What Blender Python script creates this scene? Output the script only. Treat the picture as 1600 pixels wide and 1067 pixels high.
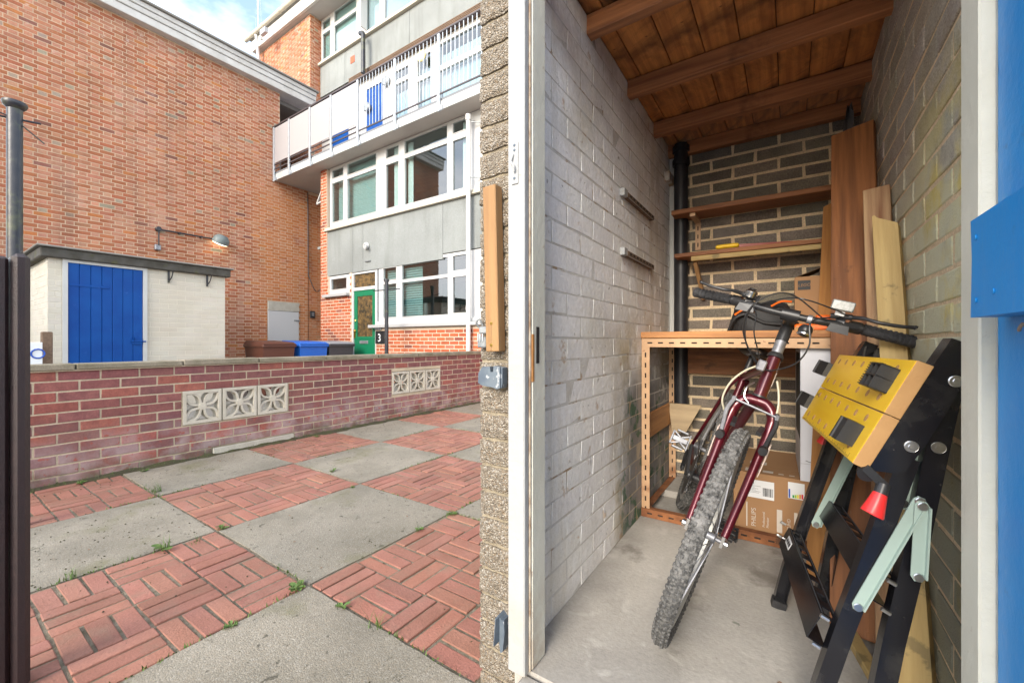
import bpy, math, random
from mathutils import Vector, Matrix
from math import sin, cos, pi, radians, atan2, sqrt
random.seed(7)
SC = bpy.context.scene
for o in list(bpy.data.objects): bpy.data.objects.remove(o)
COL = SC.collection

# ------------------------------------------------------------------ camera
CAMZ = 1.04; YAW = math.atan(433/645.)
cd = bpy.data.cameras.new('camera'); cam = bpy.data.objects.new('camera', cd); COL.objects.link(cam)
cam.location = (0, 0, CAMZ); cam.rotation_euler = (radians(90), 0, YAW)
cd.sensor_width = 36; cd.lens = 645/1600*36; cd.clip_start = .02; cd.clip_end = 600
SC.camera = cam
# ------------------------------------------------------------------ world
EXPOSURE = 1.93
SUN_EL, SUN_AZ = radians(25), radians(175)
W = bpy.data.worlds.new('World'); SC.world = W; W.use_nodes = True
nt = W.node_tree; nt.nodes.clear()
def wn(t, **k):
    n = nt.nodes.new(t)
    for a, b in k.items(): setattr(n, a, b)
    return n
sky = wn('ShaderNodeTexSky', sky_type='NISHITA', sun_disc=False, sun_elevation=SUN_EL, sun_rotation=SUN_AZ, air_density=1.0, dust_density=1.2, ozone_density=1.0)
tc = wn('ShaderNodeTexCoord')
mp = wn('ShaderNodeMapping'); mp.inputs['Scale'].default_value = (1, 1, 2.2); nt.links.new(tc.outputs['Generated'], mp.inputs[0])
nz = wn('ShaderNodeTexNoise'); nz.inputs['Scale'].default_value = 2.1; nz.inputs['Detail'].default_value = 7; nz.inputs['Roughness'].default_value = .55
nt.links.new(mp.outputs[0], nz.inputs['Vector'])
rp = wn('ShaderNodeValToRGB'); rp.color_ramp.elements[0].position = .40; rp.color_ramp.elements[1].position = .66
nt.links.new(nz.outputs[0], rp.inputs[0])
mx = wn('ShaderNodeMix', data_type='RGBA'); mx.inputs[7].default_value = (8.6, 8.8, 9.2, 1)
sc_ = wn('ShaderNodeMix', data_type='RGBA', blend_type='ADD'); sc_.inputs[0].default_value = 1.0; sc_.inputs[7].default_value = (.5, .6, .7, 1)
nt.links.new(sky.outputs[0], sc_.inputs[6])
nt.links.new(rp.outputs[0], mx.inputs[0]); nt.links.new(sc_.outputs[2], mx.inputs[6])
bg = wn('ShaderNodeBackground'); bg.inputs[1].default_value = .11
nt.links.new(mx.outputs[2], bg.inputs[0]); wo = wn('ShaderNodeOutputWorld'); nt.links.new(bg.outputs[0], wo.inputs[0])
sd = bpy.data.lights.new('sun', 'SUN'); sd.energy = 1.5; sd.angle = radians(28); sd.color = (1, .92, .80)
so = bpy.data.objects.new('sun', sd); COL.objects.link(so); so.location = (3, -6, 9)
sdir = Vector((sin(SUN_AZ)*cos(SUN_EL), cos(SUN_AZ)*cos(SUN_EL), sin(SUN_EL)))
so.rotation_euler = (-sdir).to_track_quat('-Z', 'Y').to_euler()
SC.view_settings.view_transform = 'Standard'; SC.view_settings.look = 'None'
SC.view_settings.exposure = EXPOSURE; SC.view_settings.gamma = 1; SC.view_settings.use_curve_mapping = False
try:
    SC.cycles.max_bounces = 8; SC.cycles.diffuse_bounces = 6; SC.cycles.transparent_max_bounces = 12
except Exception: pass

def proj(x, y, z):
    S, C = sin(YAW), cos(YAW)
    Z = -S*x+C*y; L = C*x+S*y
    if Z < .05: return None
    return 800+645*L/Z, 533.5-645*(z-CAMZ)/Z, Z

# ------------------------------------------------------------------ materials
def mat(name, c1, c2=None, nscale=4, detail=5, nlo=.35, nhi=.65, rough=.8, metal=0, bump=0, bscale=60, stretch=None,
        layers=(), src=None, coords='pos', spec=None, grain=0, gscale=120, coat=0, vor=0, vscale=90, vcols=None):
    m = bpy.data.materials.new(name); m.use_nodes = True
    t = m.node_tree; N = t.nodes; Lk = t.links; b = N['Principled BSDF']
    b.inputs['Roughness'].default_value = rough; b.inputs['Metallic'].default_value = metal
    if spec is not None: b.inputs['Specular IOR Level'].default_value = spec
    if coat: b.inputs['Coat Weight'].default_value = coat; b.inputs['Coat Roughness'].default_value = .12
    if coords == 'pos': vec = N.new('ShaderNodeNewGeometry').outputs['Position']
    else: vec = N.new('ShaderNodeTexCoord').outputs['Object']
    base = vec
    if stretch:
        mpn = N.new('ShaderNodeMapping'); mpn.inputs['Scale'].default_value = stretch; Lk.new(vec, mpn.inputs[0]); vec = mpn.outputs[0]
        oi = N.new('ShaderNodeObjectInfo'); sh = N.new('ShaderNodeVectorMath'); sh.operation = 'ADD'
        ml = N.new('ShaderNodeMath'); ml.operation = 'MULTIPLY'; ml.inputs[1].default_value = 37
        Lk.new(oi.outputs['Random'], ml.inputs[0]); Lk.new(vec, sh.inputs[0]); Lk.new(ml.outputs[0], sh.inputs[1]); vec = sh.outputs[0]
    def noise(v, s, d=4, r=.55, dist=0):
        n = N.new('ShaderNodeTexNoise'); n.inputs['Scale'].default_value = s; n.inputs['Detail'].default_value = d
        n.inputs['Roughness'].default_value = r; n.inputs['Distortion'].default_value = dist; Lk.new(v, n.inputs['Vector']); return n.outputs[0]
    def ramp(f, lo, hi):
        r = N.new('ShaderNodeMapRange'); r.inputs[1].default_value = lo; r.inputs[2].default_value = hi; Lk.new(f, r.inputs[0]); return r.outputs[0]
    def mixc(f, a, bb, mode='MIX'):
        x = N.new('ShaderNodeMix'); x.data_type = 'RGBA'; x.blend_type = mode
        if isinstance(f, float) or isinstance(f, int): x.inputs[0].default_value = f
        else: Lk.new(f, x.inputs[0])
        for s, i in ((a, 6), (bb, 7)):
            if isinstance(s, tuple): x.inputs[i].default_value = (*s[:3], 1)
            else: Lk.new(s, x.inputs[i])
        return x.outputs[2]
    col = c1
    if src == 'obj': col = N.new('ShaderNodeObjectInfo').outputs['Color']
    elif src == 'attr':
        a = N.new('ShaderNodeAttribute'); a.attribute_name = 'Col'; col = a.outputs[0]
    if c2 is not None:
        f = ramp(noise(vec, nscale, detail), nlo, nhi)
        col = mixc(f, col, c2, 'MULTIPLY' if src else 'MIX')
    if vor:
        v = N.new('ShaderNodeTexVoronoi'); v.inputs['Scale'].default_value = vscale; Lk.new(base, v.inputs['Vector'])
        sx = N.new('ShaderNodeSeparateColor'); Lk.new(v.outputs['Color'], sx.inputs[0])
        cr = N.new('ShaderNodeValToRGB'); cr.color_ramp.interpolation = 'CONSTANT'; Lk.new(sx.outputs[0], cr.inputs[0])
        els = cr.color_ramp.elements
        cs = vcols
        els[0].color = (*cs[0], 1); els[0].position = 0; els[1].color = (*cs[1], 1); els[1].position = 1/len(cs)
        for i, c in enumerate(cs[2:]):
            e = els.new((i+2)/len(cs)); e.color = (*c, 1)
        col = mixc(float(vor), col, cr.outputs[0])
    if grain:
        g = ramp(noise(base, gscale, 3, .7), .3, .7)
        gg = N.new('ShaderNodeMix'); gg.data_type = 'RGBA'; gg.inputs[6].default_value = (1-grain,)*3+(1,); gg.inputs[7].default_value = (1+grain*.6,)*3+(1,); Lk.new(g, gg.inputs[0])
        col = mixc(1.0, col, gg.outputs[2], 'MULTIPLY')
    for ly in layers:
        lv = base
        if 'sv' in ly:
            mv = N.new('ShaderNodeMapping'); mv.inputs['Scale'].default_value = ly['sv']; Lk.new(base, mv.inputs[0]); lv = mv.outputs[0]
        f = ramp(noise(lv if not ly.get('st') else vec, ly['s'], ly.get('d', 5), ly.get('r', .6), ly.get('dist', 0)), ly['lo'], ly['hi'])
        for ax in ('x', 'y', 'z'):
            if ax in ly:
                z0, z1 = ly[ax]
                sp = N.new('ShaderNodeSeparateXYZ'); Lk.new(base, sp.inputs[0])
                nn = noise(base, ly.get('ws', 3), 4)
                ad = N.new('ShaderNodeMath'); ad.operation = 'MULTIPLY_ADD'; ad.inputs[1].default_value = ly.get('wa', .4); Lk.new(nn, ad.inputs[0])
                Lk.new(sp.outputs['XYZ'.index(ax.upper())], ad.inputs[2])
                zz = ramp(ad.outputs[0], z0, z1)
                mu = N.new('ShaderNodeMath'); mu.operation = 'MULTIPLY'; Lk.new(f, mu.inputs[0]); Lk.new(zz, mu.inputs[1]); f = mu.outputs[0]
        if 'a' in ly:
            mu = N.new('ShaderNodeMath'); mu.operation = 'MULTIPLY'; Lk.new(f, mu.inputs[0]); mu.inputs[1].default_value = ly['a']; f = mu.outputs[0]
        col = mixc(f, col, ly['c'])
    if isinstance(col, tuple): b.inputs['Base Color'].default_value = (*col[:3], 1)
    else: Lk.new(col, b.inputs['Base Color'])
    if bump:
        bn = N.new('ShaderNodeBump'); bn.inputs['Strength'].default_value = min(1, bump); bn.inputs['Distance'].default_value = .004*max(1, bump)
        h = noise(vec if stretch else base, bscale, 5, .65)
        if vor:
            ad = N.new('ShaderNodeMath'); ad.operation = 'SUBTRACT'; Lk.new(h, ad.inputs[0]); Lk.new(v.outputs['Distance'], ad.inputs[1]); h = ad.outputs[0]
        Lk.new(h, bn.inputs['Height']); Lk.new(bn.outputs[0], b.inputs['Normal'])
    return m
MT = {}
def pair(key, **k):      # the same masonry look for single bricks (object colour) and joined ones (colour attribute)
    MT[key+'_o'] = mat(key+'_brick_single', (1, 1, 1), src='obj', **k)
    MT[key+'_a'] = mat(key+'_brick_joined', (1, 1, 1), src='attr', **k)
pair('orange', c2=(.82, .78, .74), nscale=2, rough=.9, bump=.7, bscale=180, grain=.16, gscale=90,
     layers=({'c': (.52, .40, .33), 's': 1.1, 'lo': .52, 'hi': .74, 'r': .78, 'a': .35}, {'c': (.16, .075, .05), 's': 1, 'sv': (3, 3, .35), 'lo': .55, 'hi': .75, 'a': .5}, {'c': (.55, .20, .05), 's': 2.2, 'lo': .3, 'hi': .5, 'a': .5, 'y': (5.0, 5.5), 'z': (5.6, 4.9)}, {'c': (.66, .55, .50), 's': 9, 'lo': .60, 'hi': .72, 'a': .5, 'z': (5.9, 7.4)},))
pair('purple', c2=(.72, .66, .72), nscale=14, rough=.85, bump=.8, bscale=120, grain=.22, gscale=70,
     layers=({'c': (.46, .38, .37), 's': 7, 'lo': .38, 'hi': .62, 'a': .5, 'z': (.66, .34), 'wa': .4}, {'c': (.28, .06, .04), 's': 17, 'lo': .60, 'hi': .64, 'a': .8, 'z': (.70, .5)},
             {'c': (.075, .07, .04), 's': 8, 'lo': .35, 'hi': .6, 'a': .85, 'z': (.26, .12), 'wa': .22}))
pair('facade', c2=(.85, .8, .78), nscale=5, rough=.9, bump=.5, bscale=150, grain=.15)
pair('grey', c2=(.72, .72, .72), nscale=9, rough=.95, bump=1.6, bscale=160, grain=.5, gscale=190,
     layers=({'c': (.33, .28, .2), 's': 6, 'lo': .60, 'hi': .8, 'a': .5},))
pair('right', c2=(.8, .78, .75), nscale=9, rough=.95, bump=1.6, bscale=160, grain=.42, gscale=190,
     layers=({'c': (.80, .66, .16), 's': 4.2, 'lo': .36, 'hi': .50, 'a': .9, 'z': (1.95, 1.55), 'wa': .3, 'y': (1.95, 1.45)},  # algae; both pale layers brightened to paint in strong light near the opening
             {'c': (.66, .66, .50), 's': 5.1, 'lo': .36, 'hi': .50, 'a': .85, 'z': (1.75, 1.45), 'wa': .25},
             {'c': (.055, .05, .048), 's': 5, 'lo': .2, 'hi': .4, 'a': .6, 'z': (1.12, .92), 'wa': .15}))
pair('white', c2=(.93, .93, .95), nscale=5, rough=.75, bump=1.2, bscale=45, grain=.10, gscale=60,
     layers=({'c': (.43, .38, .27), 's': 2.1, 'lo': .50, 'hi': .75, 'a': .55}, {'c': (.32, .25, .19), 's': 5, 'lo': .42, 'hi': .70, 'a': .6, 'z': (2.05, 2.4)},
             {'c': (.44, .36, .2), 's': 5.5, 'lo': .46, 'hi': .6, 'a': .75, 'y': (1.95, 2.05), 'z': (1.45, 1.2)},
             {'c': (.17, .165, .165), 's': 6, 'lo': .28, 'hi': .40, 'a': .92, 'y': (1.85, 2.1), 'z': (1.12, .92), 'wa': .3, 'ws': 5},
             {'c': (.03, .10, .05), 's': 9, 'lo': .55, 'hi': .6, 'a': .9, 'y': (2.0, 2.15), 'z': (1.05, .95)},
             {'c': (.22, .19, .17), 's': 1, 'sv': (30, 30, 4), 'lo': .68, 'hi': .72, 'a': .6}, {'c': (.22, .19, .17), 's': 26, 'lo': .67, 'hi': .71, 'a': .7}, {'c': (.45, .30, .18), 's': 14, 'lo': .64, 'hi': .70, 'a': .7}, {'c': (.52, .46, .34), 's': 1, 'sv': (7, 7, .8), 'lo': .52, 'hi': .72, 'a': .5}))
pair('cream', c2=(.92, .9, .86), nscale=3, rough=.8, bump=.6, bscale=50, grain=.06)
pair('paver', c2=(.84, .80, .76), nscale=6, rough=.85, bump=.9, bscale=110, grain=.18, gscale=130,
     layers=({'c': (.20, .13, .09), 's': 8, 'lo': .52, 'hi': .72, 'a': .55}, {'c': (.05, .045, .035), 's': 60, 'lo': .69, 'hi': .72, 'a': .9}))
AGG = [(.28, .23, .165), (.40, .345, .265), (.17, .135, .10), (.50, .45, .38), (.32, .215, .12), (.25, .215, .17), (.62, .58, .52), (.21, .175, .13), (.36, .30, .225), (.27, .225, .165)]
MT['agg'] = mat('exposed_aggregate', (.3, .25, .19), rough=.85, vor=.62, vscale=240, vcols=AGG, bump=2.6, bscale=110, grain=.25, gscale=300)
MT['aggmortar'] = mat('rough_mortar', (.34, .29, .21), (.24, .2, .14), nscale=20, rough=.95, bump=2, bscale=130, grain=.3)
MT['mort_or'] = mat('mortar_orange_wall', (.56, .41, .285), (.47, .335, .225), nscale=3, rough=.95)
MT['mort_low'] = mat('mortar_low_wall', (.50, .41, .29), (.40, .325, .225), nscale=9, rough=.95, bump=1, bscale=150, grain=.2,
     layers=({'c': (.07, .07, .035), 's': 8, 'lo': .35, 'hi': .6, 'a': .9, 'z': (.28, .12), 'wa': .25},))
MT['mort_grey'] = mat('mortar_sandy', (.80, .63, .42), (.68, .53, .34), nscale=12, rough=.95, bump=1.5, bscale=140, grain=.25)
MT['mort_white'] = mat('mortar_painted', (.64, .63, .61), (.50, .47, .42), nscale=8, rough=.9, bump=1, bscale=70,
     layers=({'c': (.25, .21, .16), 's': 6, 'lo': .40, 'hi': .70, 'a': .7, 'z': (1.9, 2.4)},
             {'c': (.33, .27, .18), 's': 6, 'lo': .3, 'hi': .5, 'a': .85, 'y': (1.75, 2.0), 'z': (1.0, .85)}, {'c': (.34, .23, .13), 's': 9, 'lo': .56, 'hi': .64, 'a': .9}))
MT['mort_cream'] = mat('mortar_cream', (.60, .55, .45), rough=.9)
MT['mort_fac'] = mat('mortar_facade', (.62, .50, .39), rough=.95)
MT['slab'] = mat('weathered_concrete_slab', (.245, .22, .175), (.155, .14, .108), nscale=2.4, nlo=.36, nhi=.66, rough=.92, bump=.45, bscale=150, grain=.22, gscale=140, vor=.14, vscale=190, vcols=AGG,
     layers=({'c': (.05, .045, .03), 's': 16, 'lo': .63, 'hi': .68, 'a': .8, 'dist': .8}, {'c': (.12, .115, .05), 's': 2.6, 'lo': .56, 'hi': .70, 'a': .6}, {'c': (.13, .115, .09), 's': 1.7, 'lo': .50, 'hi': .66, 'a': .55, 'r': .75}, {'c': (.04, .037, .025), 's': 34, 'lo': .64, 'hi': .68, 'a': .7}, {'c': (.30, .275, .225), 's': 70, 'lo': .70, 'hi': .73, 'a': .6}))
MT['dirt'] = mat('joint_dirt', (.25, .21, .155), (.13, .11, .07), nscale=30, rough=1, bump=2.5, bscale=180, grain=.4)
MT['mossdirt'] = mat('mossy_soil', (.06, .06, .022), (.05, .04, .025), nscale=15, rough=1, bump=3, bscale=120, grain=.4)
MT['ground'] = mat('yard_concrete', (.25, .23, .2), (.19, .175, .15), nscale=1.2, rough=.95, bump=1, bscale=60, grain=.2)
MT['gfloor'] = mat('store_floor_concrete', (.44, .415, .375), (.32, .30, .27), nscale=2.6, nlo=.38, nhi=.62, rough=.75, bump=.35, bscale=70, grain=.12, gscale=80,
     layers=({'c': (.56, .535, .49), 's': 9, 'lo': .58, 'hi': .70, 'a': .5, 'dist': .8}, {'c': (.12, .105, .085), 's': 5.5, 'lo': .60, 'hi': .70, 'a': .55}, {'c': (.10, .12, .09), 's': 11, 'lo': .72, 'hi': .74, 'a': .6}, {'c': (.06, .05, .04), 's': 75, 'lo': .72, 'hi': .74, 'a': .8}))
MT['concrete'] = mat('pale_cast_concrete', (.46, .43, .36), (.38, .35, .29), nscale=7, rough=.9, bump=.8, bscale=110, grain=.15)
MT['breeze'] = mat('breeze_block_concrete', (.50, .46, .38), (.43, .39, .31), nscale=9, rough=.9, bump=.6, bscale=120, grain=.1)
MT['coping'] = mat('coping_concrete', (.27, .235, .175), (.16, .14, .09), nscale=7, rough=.92, bump=1.3, bscale=110, grain=.22)
def wood(key, c1, c2, rough=.7, k=1., **kw): MT[key] = mat(key, c1, c2, nscale=3.2*k, detail=7, nlo=.33, nhi=.67, rough=rough, bump=.5, bscale=22, stretch=(.7, 13, 13), coords='obj', **kw)
wood('ceiling_board', (.66, .27, .075), (.36, .125, .034), .55, layers=({'c': (.10, .035, .012), 's': 26, 'lo': .68, 'hi': .73, 'a': .8}, {'c': (.06, .022, .010), 's': 3.4, 'lo': .50, 'hi': .68, 'a': .85, 'dist': 1.2}, {'c': (.4, .2, .08), 's': 6, 'lo': .68, 'hi': .74, 'a': .5}))
wood('joist_wood', (.46, .19, .075), (.22, .085, .036), .6, layers=({'c': (.015, .009, .008), 's': 3, 'lo': .60, 'hi': .74, 'a': .8},))
wood('plank_brown', (.29, .112, .036), (.125, .045, .015), .6, layers=({'c': (.03, .014, .008), 's': 7, 'lo': .64, 'hi': .72, 'a': .7}, {'c': (.5, .42, .33), 's': 30, 'lo': .71, 'hi': .74, 'a': .7, 'st': 1}))
wood('pine_orange', (.48, .235, .075), (.33, .145, .042), .6)
wood('pine_pale', (.52, .38, .16), (.38, .26, .10), .65, layers=({'c': (.12, .10, .05), 's': 12, 'lo': .60, 'hi': .66, 'a': .6},))
wood('shelf_wood', (.33, .13, .045), (.18, .065, .024), .6)
wood('worktop_wood', (.47, .22, .075), (.30, .12, .04), .6)
wood('weathered_wood', (.31, .175, .07), (.24, .125, .048), .7, layers=({'c': (.12, .06, .03), 's': 22, 'lo': .70, 'hi': .74, 'a': .7},))
wood('old_grey_wood', (.20, .13, .085), (.11, .07, .045), .85)
wood('dark_paint_wood', (.022, .009, .010), (.014, .006, .007), .42, layers=({'c': (.10, .05, .045), 's': 34, 'lo': .68, 'hi': .72, 'a': .5},))
wood('post_wood', (.40, .26, .14), (.19, .085, .04), .7)
wood('offcut', (.36, .27, .16), (.27, .20, .12), .8)
MT['white_frame'] = mat('chipped_white_gloss', (.345, .352, .355), (.315, .32, .315), nscale=2.5, rough=.45, bump=.7, bscale=30, layers=({'c': (.30, .21, .13), 's': 19, 'lo': .70, 'hi': .73, 'a': .8}, {'c': (.40, .33, .24), 's': 8, 'lo': .5, 'hi': .65, 'a': .7, 'z': (.55, .2), 'wa': .2}))
MT['cream_frame'] = mat('old_cream_gloss', (.60, .59, .51), (.54, .53, .45), nscale=3, rough=.5, bump=.6, bscale=30, layers=({'c': (.25, .17, .11), 's': 15, 'lo': .66, 'hi': .70, 'a': .8}, {'c': (.33, .22, .14), 's': 8, 'lo': .45, 'hi': .6, 'a': .8, 'z': (.50, .2), 'wa': .2}))
MT['chip'] = mat('bare_chipped_edge', (.48, .42, .33), (.24, .15, .09), nscale=22, rough=.8, bump=1, bscale=60)
MT['blue_door'] = mat('bright_blue_gloss', (.004, .20, .55), (.008, .235, .60), nscale=2, rough=.42, bump=.35, bscale=30, spec=.35, layers=({'c': (.06, .24, .55), 's': 1, 'sv': (90, 90, 4), 'lo': .55, 'hi': .75, 'a': .5}, {'c': (.05, .10, .2), 's': 11, 'lo': .66, 'hi': .74, 'a': .5}, {'c': (.65, .68, .7), 's': 48, 'lo': .735, 'hi': .75, 'a': .9}, {'c': (.15, .33, .60), 's': 24, 'lo': .70, 'hi': .74, 'a': .5}, {'c': (.25, .22, .2), 's': 60, 'lo': .75, 'hi': .77, 'a': .6}))
MT['blue_dark'] = mat('royal_blue_paint', (.002, .048, .235), (.003, .066, .28), nscale=3, rough=.5, spec=.2, bump=.3, bscale=20, layers=({'c': (.06, .14, .45), 's': 9, 'lo': .66, 'hi': .74, 'a': .5},))
MT['white_paint'] = mat('white_paint', (.50, .50, .485), (.45, .45, .435), nscale=2, rough=.6)
MT['upvc'] = mat('white_upvc', (.50, .50, .495), rough=.35)
MT['fascia'] = mat('white_fascia_board', (.58, .57, .545), (.48, .465, .435), nscale=3, rough=.6, layers=({'c': (.3, .3, .27), 's': 9, 'lo': .62, 'hi': .72, 'a': .4},))
MT['sill'] = mat('buff_sill', (.48, .44, .36), rough=.7)
MT['grey_sill'] = mat('grey_sill', (.34, .34, .34), rough=.8)
MT['panel'] = mat('pebble_dash_panel', (.245, .262, .258), (.205, .218, .214), nscale=1.3, rough=.95, bump=1.5, bscale=90, grain=.22, gscale=60, layers=({'c': (.13, .14, .13), 's': 1, 'sv': (5, 5, .5), 'lo': .50, 'hi': .78, 'a': .6},))
MT['soffit'] = mat('painted_soffit', (.46, .43, .40), (.42, .385, .36), nscale=1.5, rough=.85)
MT['asphalt'] = mat('grey_upstand', (.17, .18, .20), rough=.8)
MT['roofdark'] = mat('dark_roof_edge', (.09, .085, .075), (.05, .045, .035), nscale=6, rough=.9, bump=1, bscale=50, layers=({'c': (.08, .08, .02), 's': 5, 'lo': .58, 'hi': .68, 'a': .8},))
MT['roofgrey'] = mat('grey_roof_felt', (.22, .21, .19), rough=.9)
MT['green_door'] = mat('green_door_paint', (.006, .15, .07), rough=.35)
MT['steel_rail'] = mat('galvanised_steel', (.46, .49, .52), (.38, .41, .44), nscale=9, rough=.5, metal=.5)
MT['dark_rail'] = mat('dark_rail_paint', (.06, .05, .055), rough=.5)
MT['infill'] = mat('lilac_grey_infill', (.345, .335, .345), rough=.35)
MT['blinds'] = mat('vertical_blinds', (.62, .67, .74), rough=.7)
MT['curtain'] = mat('pale_curtain', (.85, .90, .88), rough=.8)
MT['tealblind'] = mat('teal_blind', (.42, .58, .57), rough=.7)
MT['room'] = mat('dim_room_wall', (.34, .37, .36), rough=.9)
MT['kitchen'] = mat('teal_cupboards', (.03, .10, .12), rough=.5)
MT['black_iron'] = mat('black_painted_iron', (.016, .018, .026), (.03, .03, .035), nscale=14, rough=.38, bump=.3, bscale=50, layers=({'c': (.09, .10, .04), 's': 7, 'lo': .55, 'hi': .68, 'a': .7, 'st': 0}, {'c': (.2, .2, .2), 's': 25, 'lo': .70, 'hi': .74, 'a': .5}))
MT['black_plastic'] = mat('black_plastic', (.014, .014, .015), rough=.42)
MT['soilpipe'] = mat('black_soil_pipe', (.012, .013, .017), (.03, .03, .035), nscale=6, rough=.45)
MT['black_gloss'] = mat('black_gloss_enamel', (.006, .006, .009), (.012, .012, .015), nscale=5, rough=.22, layers=({'c': (.22, .2, .17), 's': 60, 'lo': .72, 'hi': .75, 'a': .5}, {'c': (.05, .048, .045), 's': 8, 'lo': .50, 'hi': .72, 'a': .6}))
MT['mint'] = mat('mint_green_strut', (.31, .40, .36), rough=.4)
MT['chrome'] = mat('bright_metal', (.62, .62, .62), rough=.28, metal=1)
MT['dullmetal'] = mat('dull_zinc', (.35, .37, .38), (.22, .24, .26), nscale=25, rough=.5, metal=.6)
MT['hasp'] = mat('grey_painted_steel', (.075, .10, .135), (.13, .16, .19), nscale=18, rough=.5, metal=.2, layers=({'c': (.45, .47, .48), 's': 28, 'lo': .60, 'hi': .64, 'a': .8},))
MT['red'] = mat('red_plastic', (.72, .03, .03), rough=.35)
MT['yellow'] = mat('yellow_varnished_board', (.88, .56, .03), (.84, .50, .02), nscale=2, detail=6, rough=.3, stretch=(2, 14, 14), coords='obj')
MT['mdf'] = mat('mdf_edge', (.44, .25, .10), (.40, .22, .085), nscale=20, rough=.85, bump=.3, bscale=150)
MT['holeshade'] = mat('bare_hole_lining', (.40, .22, .08), rough=.9)
MT['angle'] = mat('tan_slotted_angle', (.52, .33, .19), (.44, .27, .15), nscale=9, rough=.5, metal=.15, layers=({'c': (.22, .08, .03), 's': 8, 'lo': .50, 'hi': .66, 'a': .85, 'z': (.75, .45), 'wa': .3}, {'c': (.20, .08, .04), 's': 30, 'lo': .68, 'hi': .71, 'a': .6}))
MT['rust'] = mat('rusty_angle', (.26, .10, .035), (.14, .05, .02), nscale=14, rough=.85, bump=.6, bscale=90, layers=({'c': (.03, .02, .015), 's': 20, 'lo': .60, 'hi': .66, 'a': .7},))
MT['slot'] = mat('slot_shadow_gap', (.02, .015, .012), rough=.9)
MT['card'] = mat('brown_cardboard', (.36, .20, .095), (.33, .18, .083), nscale=3, rough=.8)
MT['cardin'] = mat('cardboard_inside', (.26, .15, .075), rough=.9)
MT['label'] = mat('white_label', (.72, .73, .74), rough=.5)
MT['ink'] = mat('black_ink', (.02, .02, .022), rough=.6)
MT['cardink'] = mat('printed_box_white', (.58, .52, .45), rough=.7)
MT['whitebox'] = mat('white_box_board', (.62, .63, .68), rough=.55)
MT['boxside'] = mat('grey_box_side', (.34, .34, .36), rough=.6)
MT['bluelab'] = mat('blue_label', (.02, .08, .4), rough=.6)
MT['elabels'] = [mat('energy_%s' % n, c, rough=.6) for n, c in (('green', (.02, .3, .05)), ('lime', (.3, .5, .03)), ('yellow', (.75, .65, .02)), ('orange', (.7, .25, .02)), ('red', (.6, .03, .03)))]
MT['maroon'] = mat('metallic_maroon', (.105, .006, .014), (.055, .004, .010), nscale=5, rough=.30, metal=.35, coat=.6, layers=({'c': (.30, .22, .18), 's': 50, 'lo': .73, 'hi': .76, 'a': .5},))
MT['decal'] = mat('silver_decal', (.55, .45, .40), rough=.4)
MT['tyre'] = mat('dusty_tyre', (.07, .069, .067), (.024, .024, .024), nscale=24, rough=.9, bump=1, bscale=140, layers=({'c': (.30, .29, .28), 's': 50, 'lo': .42, 'hi': .68, 'a': .6, 'z': (.50, .75), 'wa': .25}, {'c': (.20, .195, .185), 's': 120, 'lo': .45, 'hi': .62, 'a': .6}))
MT['rim'] = mat('grey_rim', (.45, .45, .43), (.33, .33, .32), nscale=12, rough=.45, metal=.6)
MT['bikeblack'] = mat('bike_black', (.015, .015, .017), (.03, .03, .032), nscale=20, rough=.38)
MT['rubber'] = mat('grip_rubber', (.018, .018, .02), (.05, .05, .055), nscale=9, rough=.65, bump=2, bscale=90)
MT['cablew'] = mat('pale_cable', (.48, .45, .34), rough=.5)
MT['greymetal'] = mat('dusty_alloy', (.33, .34, .37), (.2, .2, .22), nscale=30, rough=.5, metal=.6)
MT['orange'] = mat('orange_plastic', (.85, .15, .01), rough=.4)
MT['reflector'] = mat('clear_reflector', (.30, .31, .30), (.16, .17, .165), nscale=90, rough=.2)
MT['bag'] = mat('black_nylon', (.010, .010, .011), (.022, .022, .024), nscale=7, rough=.65, bump=1, bscale=25)
MT['sawyellow'] = mat('yellow_handle', (.80, .50, .01), rough=.4)
MT['darkred'] = mat('red_blade', (.30, .05, .03), rough=.4)
MT['cloth'] = mat('grey_plastic_sheet', (.16, .16, .17), (.08, .08, .085), nscale=8, rough=.3)
MT['bin_brown'] = mat('brown_bin_plastic', (.10, .035, .022), rough=.45)
MT['bin_blue'] = mat('blue_bin_plastic', (.012, .12, .50), rough=.4)
MT['bin_grey'] = mat('grey_bin_plastic', (.05, .052, .06), rough=.5)
MT['bin_lid'] = mat('faded_bin_lid', (.24, .25, .27), rough=.5)
MT['brass'] = mat('brass', (.6, .4, .1), rough=.3, metal=1)
MT['lamp_shell'] = mat('grey_lamp_shell', (.14, .17, .17), rough=.5)
MT['leaf'] = mat('weed_leaf', (.05, .105, .015), (.095, .15, .03), nscale=30, rough=.6)
MT['straw'] = mat('dry_grass', (.34, .30, .12), rough=.8)
MT['offyellow'] = mat('yellowed_plastic', (.62, .55, .28), rough=.5)
MT['creamwall'] = mat('cream_render', (.62, .56, .42), rough=.9)
MT['whitepl'] = mat('white_plaster_pot', (.65, .64, .6), rough=.6)
def emis(name, c, s):
    m = mat(name, c, rough=.4); b = m.node_tree.nodes['Principled BSDF']; b.inputs['Emission Color'].default_value = (*c, 1); b.inputs['Emission Strength'].default_value = s; return m
MT['lampglow'] = emis('lamp_glass_lit', (1, .88, .62), 1.1)
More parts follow.
